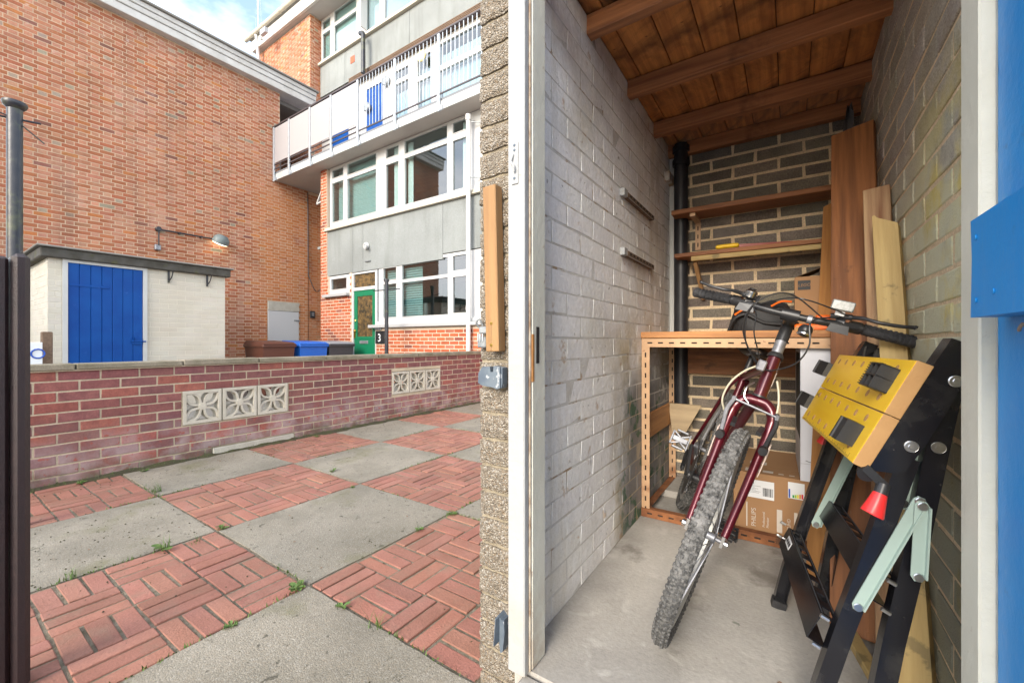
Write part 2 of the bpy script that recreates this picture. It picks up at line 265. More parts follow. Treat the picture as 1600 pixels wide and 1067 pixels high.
def glass(name, tint, ior=1.75):
    m = bpy.data.materials.new(name); m.use_nodes = True; t = m.node_tree; N = t.nodes; N.clear()
    o = N.new('ShaderNodeOutputMaterial'); g = N.new('ShaderNodeBsdfGlossy'); g.inputs['Roughness'].default_value = .015
    tr = N.new('ShaderNodeBsdfTransparent'); tr.inputs[0].default_value = (*tint, 1)
    fr = N.new('ShaderNodeFresnel'); fr.inputs[0].default_value = ior
    mm = N.new('ShaderNodeMath'); mm.operation = 'MULTIPLY_ADD'; mm.inputs[1].default_value = 1.7; mm.inputs[2].default_value = .05; mm.use_clamp = True
    mi = N.new('ShaderNodeMixShader'); t.links.new(fr.outputs[0], mm.inputs[0])
    ge = N.new('ShaderNodeNewGeometry'); iv = N.new('ShaderNodeMath'); iv.operation = 'SUBTRACT'; iv.inputs[0].default_value = 1; t.links.new(ge.outputs['Backfacing'], iv.inputs[1])
    m2 = N.new('ShaderNodeMath'); m2.operation = 'MULTIPLY'; t.links.new(mm.outputs[0], m2.inputs[0]); t.links.new(iv.outputs[0], m2.inputs[1]); t.links.new(m2.outputs[0], mi.inputs[0])
    t.links.new(tr.outputs[0], mi.inputs[1]); t.links.new(g.outputs[0], mi.inputs[2]); t.links.new(mi.outputs[0], o.inputs[0]); return m
MT['glass'] = glass('window_glass', (.75, .82, .82))
MT['ripple'] = mat('dark_patterned_glass', (.03, .028, .02), (.16, .10, .04), nscale=14, rough=.15, bump=2, bscale=40)

# ------------------------------------------------------------------ mesh helpers
def tag(o, label=None, cat=None, group=None, kind=None):
    if label: o['label'] = label
    if cat: o['category'] = cat
    if group: o['group'] = group
    if kind: o['kind'] = kind
    return o
def empty(name, loc=(0, 0, 0), rz=0, mw=None, **k):
    o = bpy.data.objects.new(name, None); COL.objects.link(o); o.empty_display_size = .1
    o.location = loc; o.rotation_euler = (0, 0, rz)
    if mw is not None: o.matrix_basis = mw
    tag(o, **k); return o
def wm(o):
    return wm(o.parent) @ o.matrix_parent_inverse @ o.matrix_basis if o.parent else o.matrix_basis.copy()
def link(name, me, parent=None, local=False, **k):
    o = bpy.data.objects.new(name, me); COL.objects.link(o)
    if parent is not None:
        o.parent = parent
        if not local: o.matrix_parent_inverse = wm(parent).inverted()
    tag(o, **k); return o
class MB:
    def __init__(s): s.v = []; s.f = []; s.m = []; s.c = []; s.col = None; s.mi = 0
    def add(s, vs, fs):
        b = len(s.v); s.v += [tuple(p) for p in vs]
        for f in fs: s.f.append(tuple(i+b for i in f)); s.m.append(s.mi); s.c.append(s.col)
        return s
    def box(s, a, b, ch=0):
        x0, x1 = sorted((a[0], b[0])); y0, y1 = sorted((a[1], b[1])); z0, z1 = sorted((a[2], b[2]))
        if ch <= 0:
            return s.add([(x0, y0, z0), (x1, y0, z0), (x1, y1, z0), (x0, y1, z0), (x0, y0, z1), (x1, y0, z1), (x1, y1, z1), (x0, y1, z1)],
                  [(0, 3, 2, 1), (4, 5, 6, 7), (0, 1, 5, 4), (1, 2, 6, 5), (2, 3, 7, 6), (3, 0, 4, 7)])
        ch = min(ch, (x1-x0)*.45, (y1-y0)*.45, (z1-z0)*.45)
        vs = []; 
        def V(x, y, z): vs.append((x, y, z)); return len(vs)-1
        fs = []; q = {}
        for ix, X in ((0, x0), (1, x1)):
            for iy, Y in ((0, y0), (1, y1)):
                for iz, Zz in ((0, z0), (1, z1)):
                    sx, sy, sz = (1 if ix == 0 else -1), (1 if iy == 0 else -1), (1 if iz == 0 else -1)
                    q[ix, iy, iz, 'x'] = V(X, Y+sy*ch, Zz+sz*ch); q[ix, iy, iz, 'y'] = V(X+sx*ch, Y, Zz+sz*ch); q[ix, iy, iz, 'z'] = V(X+sx*ch, Y+sy*ch, Zz)
        Q = lambda a, b, c, k: q[a, b, c, k]
        fs += [(Q(0,0,0,'x'), Q(0,0,1,'x'), Q(0,1,1,'x'), Q(0,1,0,'x')), (Q(1,0,0,'x'), Q(1,1,0,'x'), Q(1,1,1,'x'), Q(1,0,1,'x')),
               (Q(0,0,0,'y'), Q(1,0,0,'y'), Q(1,0,1,'y'), Q(0,0,1,'y')), (Q(0,1,0,'y'), Q(0,1,1,'y'), Q(1,1,1,'y'), Q(1,1,0,'y')),
               (Q(0,0,0,'z'), Q(0,1,0,'z'), Q(1,1,0,'z'), Q(1,0,0,'z')), (Q(0,0,1,'z'), Q(1,0,1,'z'), Q(1,1,1,'z'), Q(0,1,1,'z'))]
        for a in (0, 1):
            for b_ in (0, 1):
                fs.append((Q(a,b_,0,'x'), Q(a,b_,1,'x'), Q(a,b_,1,'y'), Q(a,b_,0,'y')))
                fs.append((Q(a,0,b_,'x'), Q(a,1,b_,'x'), Q(a,1,b_,'z'), Q(a,0,b_,'z')))
                fs.append((Q(0,a,b_,'y'), Q(1,a,b_,'y'), Q(1,a,b_,'z'), Q(0,a,b_,'z')))
                for c in (0, 1): fs.append((Q(a,b_,c,'x'), Q(a,b_,c,'y'), Q(a,b_,c,'z')))
        return s.add(vs, fs)
    def hexa(s, p):   # 8 corners, bottom loop then top loop
        return s.add(p, [(0, 3, 2, 1), (4, 5, 6, 7), (0, 1, 5, 4), (1, 2, 6, 5), (2, 3, 7, 6), (3, 0, 4, 7)])
    def beam(s, p0, p1, w, t, up=(0, 0, 1), w1=None, t1=None):
        p0, p1 = Vector(p0), Vector(p1); d = (p1-p0).normalized(); u = Vector(up); sd_ = d.cross(u)
        if sd_.length < 1e-4: sd_ = d.cross(Vector((1, 0, 0)))
        sd_.normalize(); u = sd_.cross(d).normalized(); w1 = w1 or w; t1 = t1 or t
        L = []
        for p, W_, T_ in ((p0, w, t), (p1, w1, t1)):
            for a, b in ((-1, -1), (1, -1), (1, 1), (-1, 1)): L.append(p+sd_*a*W_/2+u*b*T_/2)
        return s.hexa(L)
    def ring(s, pts, rad, n=10, closed=False, cap=True):
        P = [Vector(p) for p in pts]; m = len(P); R = rad if isinstance(rad, (list, tuple)) else [rad]*m
        vs = []; prev = None
        for i, p in enumerate(P):
            if closed: d = P[(i+1) % m]-P[i-1]
            else: d = P[min(i+1, m-1)]-P[max(i-1, 0)]
            d.normalize()
            if prev is None: a = d.orthogonal().normalized()
            else: a = (prev-d*prev.dot(d)); a = a.normalized() if a.length > 1e-5 else d.orthogonal().normalized()
            prev = a; b = d.cross(a)
            for k in range(n):
                t = 2*pi*k/n; vs.append(p+(a*cos(t)+b*sin(t))*R[i])
        fs = []
        for i in range(m if closed else m-1):
            j = (i+1) % m
            for k in range(n): fs.append((i*n+k, i*n+(k+1) % n, j*n+(k+1) % n, j*n+k))
        if cap and not closed: fs.append(tuple(range(n))[::-1]); fs.append(tuple((m-1)*n+k for k in range(n)))
        return s.add(vs, fs)
    def lathe(s, prof, n=24, M=None):      # prof of (r, h) about local z
        vs = []; fs = []; m = len(prof)
        for i in range(n):
            t = 2*pi*i/n
            for r, h in prof:
                p = Vector((r*cos(t), r*sin(t), h)); vs.append(M @ p if M else p)
        for i in range(n):
            j = (i+1) % n
            for k in range(m-1): fs.append((i*m+k, j*m+k, j*m+k+1, i*m+k+1))
        return s.add(vs, fs)
    def prism(s, poly, d0, d1, F):          # poly 2D points, F maps (a,b,d)->3D
        n = len(poly); vs = [F(a, b, d0) for a, b in poly]+[F(a, b, d1) for a, b in poly]
        fs = [tuple(range(n))[::-1], tuple(range(n, 2*n))]+[(i, (i+1) % n, n+(i+1) % n, n+i) for i in range(n)]
        return s.add(vs, fs)
    def mesh(s, name, mats, smooth=True):
        me = bpy.data.meshes.new(name); me.from_pydata(s.v, [], s.f)
        if not isinstance(mats, (list, tuple)): mats = [mats]
        for m in mats: me.materials.append(MT[m] if isinstance(m, str) else m)
        if any(s.m): me.polygons.foreach_set('material_index', s.m)
        if s.c and s.c[0] is not None:
            ca = me.color_attributes.new('Col', 'FLOAT_COLOR', 'CORNER'); buf = []
            for f, c in zip(s.f, s.c): buf += list((*c, 1))*len(f)
            ca.data.foreach_set('color', buf)
        me.update()
        if smooth:
            me.polygons.foreach_set('use_smooth', [True]*len(me.polygons)); me.set_sharp_from_angle(angle=radians(38))
        return me
    def build(s, name, mats, parent=None, local=False, smooth=True, **k):
        return link(name, s.mesh(name, mats, smooth), parent, local, **k)
def cylM(p, d):        # matrix taking local z to direction d at p
    q = Vector(d).to_track_quat('Z', 'Y').to_matrix().to_4x4(); q.translation = Vector(p); return q
def disc(mb, p, d, r, h, n=16, ch=.15):
    c = r*ch; return mb.lathe([(0, 0), (r-c, 0), (r, c), (r, h-c), (r-c, h), (0, h)], n, cylM(p, d))
def plank(name, p0, p1, w, t, face, m, parent=None, ch=.002, label=None, cat=None, group=None, end=None):
    """a board with its own axes: local x along its length, y across, z through; face = direction its wide face looks"""
    p0, p1 = Vector(p0), Vector(p1); X = (p1-p0).normalized(); Zv = Vector(face); Y = Zv.cross(X).normalized(); Zv = X.cross(Y)
    L = (p1-p0).length; mb = MB()
    if end: 
        pl = [(0, -w/2), (L-end, -w/2), (L-.012, w/2-.012), (L, w/2-.006), (L-.003, w/2), (0, w/2)]
        mb.prism(pl, -t/2, t/2, lambda a, b, d: (a, b, d))
    else: mb.box((0, -w/2, -t/2), (L, w/2, t/2), ch)
    me = mb.mesh(name, m, False)
    M = Matrix((X, Y, Zv)).transposed().to_4x4(); M.translation = p0
    o = bpy.data.objects.new(name, me); COL.objects.link(o); o.matrix_basis = M
    if parent is not None: o.parent = parent; o.matrix_parent_inverse = wm(parent).inverted()
    tag(o, label, cat, group); return o
def text(s, size, loc, xdir, ydir, m, parent, name='lettering', thick=.0004, align='LEFT'):
    cu = bpy.data.curves.new('t', 'FONT'); cu.body = s; cu.size = size; cu.align_x = align; cu.extrude = thick
    to = bpy.data.objects.new('t', cu); COL.objects.link(to)
    dg = bpy.context.evaluated_depsgraph_get(); me = bpy.data.meshes.new_from_object(to.evaluated_get(dg))
    bpy.data.objects.remove(to)
    X, Y = Vector(xdir).normalized(), Vector(ydir).normalized(); Zv = X.cross(Y)
    M = Matrix((X, Y, Zv)).transposed().to_4x4(); M.translation = Vector(loc); me.transform(M)
    me.materials.clear(); me.materials.append(MT[m]); return link(name, me, parent)
def lerp(a, b, t): return tuple(x+(y-x)*t for x, y in zip(a, b))
def arc(p0, p1, sag, n=12, up=Vector((0, 0, 1))):
    p0, p1 = Vector(p0), Vector(p1); return [p0.lerp(p1, i/n)+Vector(sag)*4*(i/n)*(1-i/n) for i in range(n+1)]
def spline(P, n=8):
    P = [Vector(p) for p in P]; Q = [P[0]*2-P[1]]+P+[P[-1]*2-P[-2]]; out = []
    for i in range(1, len(Q)-2):
        for k in range(n):
            t = k/n; a, b, c, d = Q[i-1:i+3]
            out.append(.5*((2*b)+(c-a)*t+(2*a-5*b+4*c-d)*t*t+(3*b-a-3*c+d)*t**3))
    out.append(P[-1]); return out

# ------------------------------------------------------------------ masonry
BRK = {}
def brick_mesh(key, L, Hh, D, m, rough=.0012, ch=.004):
    k = (key, round(L, 3), round(Hh, 3)); lst = BRK.setdefault(k, [])
    if len(lst) < 4:
        r = lambda: random.uniform(-rough, rough); mb = MB()
        c = ch
        A = [(0+r(), 0, 0+r()), (L+r(), 0, r()), (L+r(), 0, Hh+r()), (r(), 0, Hh+r())]
        f = [(A[i][0]+(c if i in (0, 3) else -c), -c*.6+r()*.5, A[i][2]+(c if i < 2 else -c)) for i in range(4)]
        bk = [(A[i][0], D, A[i][2]) for i in range(4)]
        mb.add(A+f+bk, [(4, 5, 6, 7), (0, 1, 5, 4), (1, 2, 6, 5), (2, 3, 7, 6), (3, 0, 4, 7), (1, 0, 8, 9), (2, 1, 9, 10), (3, 2, 10, 11), (0, 3, 11, 8)])
        lst.append(mb.mesh('brick_'+key, m, False)); return lst[-1]
    return random.choice(lst)
def rects(L, Hh, holes, u0=0, z0=0):
    us = sorted({u0, L}|{min(max(h[i], u0), L) for h in holes for i in (0, 1)}); zs = sorted({z0, Hh}|{min(max(h[i], z0), Hh) for h in holes for i in (2, 3)})
    out = []
    for i in range(len(us)-1):
        run = None
        for j in range(len(zs)-1):
            cu, cz = (us[i]+us[i+1])/2, (zs[j]+zs[j+1])/2
            if any(h[0] < cu < h[1] and h[2] < cz < h[3] for h in holes):
                if run: out.append(run); run = None
            else: run = (us[i], us[i+1], run[2] if run else zs[j], zs[j+1])
        if run: out.append(run)
    return out
def masonry(root, L, Hh, pal, key, mortar, bond='stretcher', course=.075, bl=.215, joint=.010, holes=(), depth=.1, recess=.006, maxn=300, u0=0, z0=0,
            jit=.0015, off=0, name='brick', core_name='mortar_core', hdr=None, brickd=.03, ch=.004, zmin=None, gap_in=.0, minpx=0, rough=.0012):
    """root: frame with local x along the wall, local -y the outward face"""
    core = MB()
    for a, b, c, d in rects(L, Hh, holes, u0, z0): core.box((a, recess, c), (b, depth, d))
    core.build(core_name, mortar, root, local=True, smooth=False)
    items = []; nc = int(math.ceil((Hh-z0)/course))
    for j in range(nc):
        zb = z0+j*course+joint/2; zt = min(zb+course-joint, Hh-.001)
        if zt-zb < .02: continue
        seq = []; u = u0-.6
        if bond == 'stretcher': u += (j % 2)*(bl+joint)/2+off; pat = [bl]
        else: u += (j % 2)*.16875+off; pat = [bl, .1025]
        k = 0
        while u < L:
            w = pat[k % len(pat)]; seq.append((u, u+w, len(pat) == 2 and k % 2 == 1)); u += w+joint; k += 1
        for a, b, hd in seq:
            segs = [(max(a, u0), min(b, L))]
            for h in holes:
                if h[3] > zb+.01 and h[2] < zt-.01:
                    ns = []
                    for s0, s1 in segs:
                        if h[1] <= s0 or h[0] >= s1: ns.append((s0, s1)); continue
                        if h[0]-joint*.5 > s0: ns.append((s0, h[0]-joint*.5))
                        if h[1]+joint*.5 < s1: ns.append((h[1]+joint*.5, s1))
                    segs = ns
            for s0, s1 in segs:
                if s1-s0 > .03: items.append((s0, s1, zb, zt, hd))
    M = root.matrix_basis; sc = []
    for it in items:
        p = M @ Vector(((it[0]+it[1])/2, 0, (it[2]+it[3])/2)); q = proj(*p)
        s = 0
        if q and -30 < q[0] < 1630 and -30 < q[1] < 1100:
            a = proj(*(M @ Vector((it[0], 0, it[2])))); b = proj(*(M @ Vector((it[1], 0, it[3]))))
            if a and b: s = abs(a[0]-b[0])*abs(a[1]-b[1])**.5/q[2]**.2
            if minpx and a and b and max(abs(a[0]-b[0]), abs(a[1]-b[1])) < minpx: s = 0
        sc.append(s)
    order = sorted(range(len(items)), key=lambda i: -sc[i]); mine = set(i for i in order[:maxn] if sc[i] > 0)
    J = MB(); 
    for i, it in enumerate(items):
        c = pal(it[4]); dy = random.uniform(-jit, jit); Lb = it[1]-it[0]; Hb = it[3]-it[2]
        if i in mine:
            o = bpy.data.objects.new(name, brick_mesh(key+str(brickd), Lb, Hb, brickd, key+'_o' if key+'_o' in MT else key, rough, ch)); COL.objects.link(o)
            o.parent = root; o.location = (it[0], dy, it[2]); o.color = (*c, 1)
            o.rotation_euler = (random.uniform(-1, 1)*.004, random.uniform(-1, 1)*.003, 0)
        else:
            J.col = c; h = ch*.8; a, b, z_, zt = it[:4]
            J.add([(a, dy, z_), (b, dy, z_), (b, dy, zt), (a, dy, zt), (a+h, dy-h*.6, z_+h), (b-h, dy-h*.6, z_+h), (b-h, dy-h*.6, zt-h), (a+h, dy-h*.6, zt-h), (a, brickd, z_), (b, brickd, z_), (b, brickd, zt), (a, brickd, zt)],
                  [(4, 5, 6, 7), (0, 1, 5, 4), (1, 2, 6, 5), (2, 3, 7, 6), (3, 0, 4, 7), (1, 0, 8, 9), (2, 1, 9, 10), (3, 2, 10, 11), (0, 3, 11, 8)])
    if J.v: J.build('brickwork', key+'_a' if key+'_a' in MT else key, root, local=True, smooth=False, kind='stuff')
def wallroot(name, loc, facing, **k):
    rz = {'-y': 0, '+x': pi/2, '-x': -pi/2, '+y': pi}[facing]
    return empty(name, loc, rz, **k)
def vary(c, a=.12, hue=.05):
    k = 1+random.uniform(-a, a); return tuple(max(.004, x*k*(1+random.uniform(-hue, hue))) for x in c)
def pal_orange(h):
    r = random.random()
    if h: return vary((0.470, 0.223, 0.139), .10) if r < .95 else vary((0.353, 0.277, 0.202), .1)
    if r < .66: return vary((0.375, 0.132, 0.064), .09)
    if r < .90: return vary((0.420, 0.181, 0.105), .10)
    if r < .972: return vary((0.450, 0.168, 0.058), .1)
    if r < .994: return vary((0.227, 0.092, 0.067), .15)
    return vary((0.277, 0.235, 0.168), .1)
def pal_purple(h):
    r = random.random()
    if r < .5: return vary((0.229, 0.084, 0.072), .14, .06)
    if r < .8: return vary((.200, .082, .074), .14, .06)
    return vary((0.290, 0.092, 0.066), .13, .06)
def pal_fac(h):
    r = random.random()
    if r < .7: return vary((0.406, 0.105, 0.043), .14)
    if r < .9: return vary((0.390, 0.148, 0.086), .14)
    return vary((0.234, 0.078, 0.055), .12)
pal_grey = lambda h: vary((.24, .205, .17), .25, .04)
pal_right = lambda h: vary((.45, .41, .36), .12, .04)
pal_white = lambda h: vary((.85, .84, .82), .02, .006)
pal_cream = lambda h: vary((.56, .52, .44), .03, .01)
pal_paver = lambda h: vary((.285, .125, .090), .13, .04)
# ================================================================== GROUND AND PATIO
g = MB(); g.box((-90, -90, -.6), (90, 90, -.03)); g.build('ground', 'ground', kind='structure')
p = MB(); p.box((-4.40, -1.9, -.025), (-.74, 5.72, -.0055)); patio = p.build('patio', 'dirt', kind='structure')
p = MB(); p.box((-9.9, .0, -.028), (-4.40, 5.72, -.004)); p.build('path', 'ground', kind='structure')
CX, CY, CS = -1.70, .98, .91
BRK_n = 0; slabs = []; pav = []
for i in range(-3, 2):
    for j in range(-3, 6):
        x0, y0 = CX+i*CS, CY+j*CS; x1, y1 = x0+CS, y0+CS
        if x0 > -.75 or x1 < -4.4: continue
        xa, xb = max(x0, -4.352), min(x1, -.74); yb = min(y1, 5.7)
        if (i+j) % 2 == -1 % 2: slabs.append((xa, xb, y0, yb))
        else: pav.append((x0, y0, xa, xb, yb))
for xa, xb, y0, y1 in slabs:
    m = MB(); n = 12; r = random.uniform
    pts = []
    e = .007
    for k in range(n): pts.append((xa+e+(xb-xa-2*e)*k/n, y0+e+r(-.004, .004)))
    for k in range(n): pts.append((xb-e+r(-.004, .004), y0+e+(y1-y0-2*e)*k/n))
    for k in range(n): pts.append((xb-e-(xb-xa-2*e)*k/n, y1-e+r(-.004, .004)))
    for k in range(n): pts.append((xa+e+r(-.004, .004), y1-e-(y1-y0-2*e)*k/n))
    zt = r(-.003, .003); m.prism(pts, -.03, zt, lambda a, b, d: (a, b, d)); m.build('slab', 'slab', patio, smooth=False)
pb = []
for x0, y0, xa, xb, yb in pav:
    for a in range(4):
        for b in range(4):
            ux, uy = x0+.0035+a*.226, y0+.0035+b*.226; odd = (a+b) % 2
            for k in range(3):
                if odd: bx0, bx1, by0, by1 = ux+.005, ux+.219, uy+.005+k*.0755, uy+.005+k*.0755+.064
                else: bx0, bx1, by0, by1 = ux+.004+k*.0755, ux+.004+k*.0755+.067, uy+.004, uy+.221
                bx0, bx1, by1 = max(bx0, xa), min(bx1, xb), min(by1, yb)
                if bx1-bx0 < .02 or by1-by0 < .02: continue
                pb.append((bx0, bx1, by0, by1, odd))
def pkey(b):
    q = proj((b[0]+b[1])/2, (b[2]+b[3])/2, 0)
    return q[2] if q and -60 < q[0] < 760 and q[1] < 1110 else 99
pb.sort(key=pkey)
PM = {}
J = MB()
for i, (a, b, c, d, odd) in enumerate(pb):
    w, l = b-a, d-c; k = (round(w, 2), round(l, 2)); z = random.uniform(-.004, .003)
    if i < 300 and pkey(pb[i]) < 90:
        L_ = PM.setdefault(k, [])
        if len(L_) < 5:
            mb = MB(); mb.box((-w/2, -l/2, -.05), (w/2, l/2, 0), .0028)
            mb.v = [(x+random.uniform(-.0015, .0015), y+random.uniform(-.0015, .0015), zz+random.uniform(-.0008, .0008)) for x, y, zz in mb.v]
            L_.append(mb.mesh('paving_brick', 'paver_o', False))
        o = bpy.data.objects.new('brick', random.choice(L_)); COL.objects.link(o); o.parent = patio
        o.location = ((a+b)/2, (c+d)/2, z); o.rotation_euler = (random.uniform(-.008, .008), random.uniform(-.008, .008), random.uniform(-.018, .018)); o.color = (*pal_paver(0), 1)
    else:
        J.col = pal_paver(0); J.box((a, c, -.04), (b, d, z), .004)
J.build('paving_brickwork', 'paver_a', patio, smooth=False, kind='stuff')
# soil and moss line at the foot of the garden wall
m = MB(); n = 60
prof = [random.uniform(.008, .05) for _ in range(n+1)]
vs = []; fs = []
for k in range(n+1):
    y = .1+5.5*k/n; vs += [(-4.362, y, .018+.02*random.random()), (-4.362+prof[k]*.6, y, .010+.006*random.random()), (-4.362+prof[k]*1.5, y, -.01)]
for k in range(n): 
    for q in (0, 1): fs.append((k*3+q, k*3+q+1, k*3+q+4, k*3+q+3))
m.add(vs, fs); m.build('mossy_soil_strip', 'mossdirt', kind='stuff')

# ================================================================== LOW GARDEN WALL
lw = wallroot('garden_wall', (-4.36, .10, 0), '+x', label='low purple-red brick garden wall with concrete coping and pierced blocks', cat='garden wall')
h1 = (1.375-.10, 2.285-.10, .31, .612); h2 = (3.645-.10, 4.555-.10, .335, .64); hl = (1.60-.10, 2.35-.10, -.02, .072)
MT['purple2'] = MT['purple_o']
masonry(lw, 5.6, .828, pal_purple, 'purple', 'mort_low', course=.0753, holes=(h1, h2, hl), depth=.105, maxn=300, off=.012, recess=.0015, joint=.0115, ch=.003)
m = MB(); m.box((-4.356, 1.605, .004), (-4.46, 2.345, .068), .004); m.build('base_lintel', 'concrete', lw, smooth=False)
ys = [.08, .73, 1.376, 1.99, 2.7, 3.42, 4.1, 4.8, 5.72]
for a, b in zip(ys[:-1], ys[1:]):
    m = MB(); dz = random.uniform(-.004, .004); m.box((-4.335, a+.004, .832), (-4.49, b-.004, .878+dz), .006); m.build('coping_stone', 'coping', lw, smooth=False)
m = MB(); m.box((-4.345, .1, .824), (-4.47, 5.7, .834)); m.build('coping_bed', 'mort_low', lw, smooth=False)
bb = None
def breeze(y0, z0, w=.292, h=.292):
    mb = MB(); X0, X1 = -4.352, -4.448; f = .026
    mb.box((X0, y0, z0), (X1, y0+w, z0+f)); mb.box((X0, y0, z0+h-f), (X1, y0+w, z0+h)); mb.box((X0, y0, z0+f), (X1, y0+f, z0+h-f)); mb.box((X0, y0+w-f, z0+f), (X1, y0+w, z0+h-f))
    cy, cz = y0+w/2, z0+h/2; R = w/2-f*.6
    for sy in (-1, 1):
        for sz in (-1, 1):
            for side in (-1, 1):   # two arcs bounding the leaf on this diagonal
                pts = []
                for k in range(11):
                    t = k/10; bow = side*.042*sin(pi*t)
                    d = (.018+(R*1.32-.018)*t)
                    py, pz = d*sy*.7071-bow*sz*.7071*1, d*sz*.7071+bow*sy*.7071
                    pts.append((py, pz))
                hw = .0085
                L, Rr = [], []
                for k, (py, pz) in enumerate(pts):
                    a = pts[max(k-1, 0)]; b = pts[min(k+1, 10)]; dx, dz = b[0]-a[0], b[1]-a[1]; q = sqrt(dx*dx+dz*dz); nx, nz_ = -dz/q, dx/q
                    cl = lambda v: max(-R-.004, min(R+.004, v))
                    L.append((cl(py+nx*hw), cl(pz+nz_*hw))); Rr.append((cl(py-nx*hw), cl(pz-nz_*hw)))
                poly = L+Rr[::-1]
                mb.prism(poly, 0, 1, lambda a, b, d: (X0-.006-.084*d, cy+a, cz+b))
    disc(mb, (X1+.008, cy, cz), (1, 0, 0), .034, .084, 14)
    return mb.build('breeze_block', 'breeze', lw, smooth=False)
for k in range(3): breeze(1.378+k*.303, .315); breeze(3.648+k*.303, .340)

# ================================================================== LEFT BRICK BUILDING
bw = empty('brick_building', (-11.2, .2, 0), label='long orange-red brick building with white fascia filling the left side', cat='building')
r1 = wallroot('flemish_wall', (-11.2, .20, 0), '+x'); r1.name = 'wall'
# hatch hole: Y 5.34..6.16, z .8..2.09 ; passage void above the balcony from Y 5.65
Lw = 6.42-.20
masonry(r1, Lw, 7.60, pal_orange, 'orange', 'mort_or', bond='flemish', holes=((5.34-.2, 6.16-.2, .75, 2.09), (5.65-.2, 9, 5.25, 9)), depth=.25, maxn=300, off=.05, brickd=.05, minpx=11, recess=.0008, joint=.012, ch=.0025)
r1.parent = bw; r1.matrix_parent_inverse = wm(bw).inverted()
r1.name = 'wall'
m = MB(); m.box((-11.22, 6.44, 0), (-11.5, 6.95, 5.25)); m.build('return_wall', 'mort_or', bw, smooth=False)
r3 = wallroot('return_brickwork', (-11.215, 6.44, 0), '+x'); masonry(r3, .5, 5.2, pal_orange, 'orange', 'mort_or', bond='flemish', depth=.02, maxn=0, brickd=.05, recess=.004)
r3.parent = bw; r3.matrix_parent_inverse = wm(bw).inverted(); r3.name = 'return_wall'
m = MB(); m.box((-11.46, .21, 0), (-17, 5.6, 7.58)); m.box((-11.46, 5.6, 0), (-17, 9, 5.2)); m.build('body', 'mort_or', bw, smooth=False)
m = MB(); m.box((-13.2, 5.62, 5.26), (-13.0, 8.5, 7.5)); m.box((-13.2, 8.3, 5.2), (-11.4, 8.5, 7.5)); m.build('passage_wall', 'soffit', bw, smooth=False)
m = MB(); m.box((-11.02, .1, 7.60), (-11.5, 6.55, 7.76), .01); m.box((-11.0, .1, 7.765), (-11.5, 6.55, 7.88), .01); m.box((-10.98, .1, 7.885), (-11.5, 6.55, 7.99), .01); m.build('fascia', 'fascia', bw, smooth=False)
m = MB(); m.box((-10.93, .05, 7.99), (-17, 6.6, 8.04), .01); m.box((-11.5, 5.6, 7.5), (-17, 6.6, 7.99)); m.build('roof', 'roofgrey', bw, smooth=False)
m = MB(); m.box((-11.02, .1, 7.56), (-10.985, .13, 7.6)); 
m = MB(); m.box((-11.175, 5.345, 1.845), (-11.4, 6.155, 2.085), .006); m.build('lintel', 'concrete', bw, smooth=False)
m = MB(); m.box((-11.18, 5.35, .76), (-11.25, 6.15, 1.84), .004); hd = m.build('hatch_door', 'upvc', bw, smooth=False)
m = MB(); m.box((-11.175, 6.02, 1.60), (-11.15, 6.16, 1.625)); m.build('hinge', 'dullmetal', hd, smooth=False)
m = MB(); m.ring([(-11.19, 6.41, 5.2), (-11.185, 6.415, 3.2), (-11.18, 6.42, 2.9)]+spline([(-11.18, 6.42, 2.9), (-11.1, 6.6, 2.45), (-11.0, 6.8, 2.7), (-10.9, 6.9, 3.1)], 5), .012, 6); m.build('cable', 'soilpipe', bw)
m = MB(); m.box((-11.15, 6.47, 1.70), (-11.2, 6.60, 1.90), .008); kp = m.build('keypad', 'black_plastic', smooth=False, label='small black keypad box on brick wall beside white hatch', cat='keypad')
m = MB(); m.box((-11.149, 6.50, 1.75), (-11.143, 6.57, 1.86)); m.build('keys', 'greymetal', kp, smooth=False)
# wall lamp on its conduit
wl = empty('wall_lamp', (-11.2, 4.2, 3.4), label='grey hooded wall lamp on black conduit across the brick wall', cat='wall lamp')
m = MB(); m.ring([(-11.12, 3.10, 3.42), (-11.12, 4.12, 3.42)], .017, 8); m.ring([(-11.12, 3.10, 3.42), (-11.12, 3.10, 3.08)], .013, 8); disc(m, (-11.2, 3.10, 3.43), (1, 0, 0), .05, .1, 12)
for y in (3.45, 3.85): m.box((-11.2, y, 3.40), (-11.1, y+.03, 3.44))
m.build('conduit', 'black_iron', wl)
m = MB(); m.box((-11.2, 3.04, 2.98), (-11.12, 3.14, 3.10), .01); m.build('junction_box', 'greymetal', wl, smooth=False)
m = MB(); Md = cylM((-11.05, 4.23, 3.40), (.30, .12, .62))
m.lathe([(.17, -.06), (.165, .02), (.14, .08), (.09, .125), (.0, .14)], 24, Md); m.build('hood', 'lamp_shell', wl)
m = MB(); m.lathe([(.155, -.055), (.15, -.075), (.1, -.09), (0, -.095)], 24, Md); m.build('lamp_glass', 'lampglow', wl)
bpy.data.lights.new('x', 'POINT') if False else None

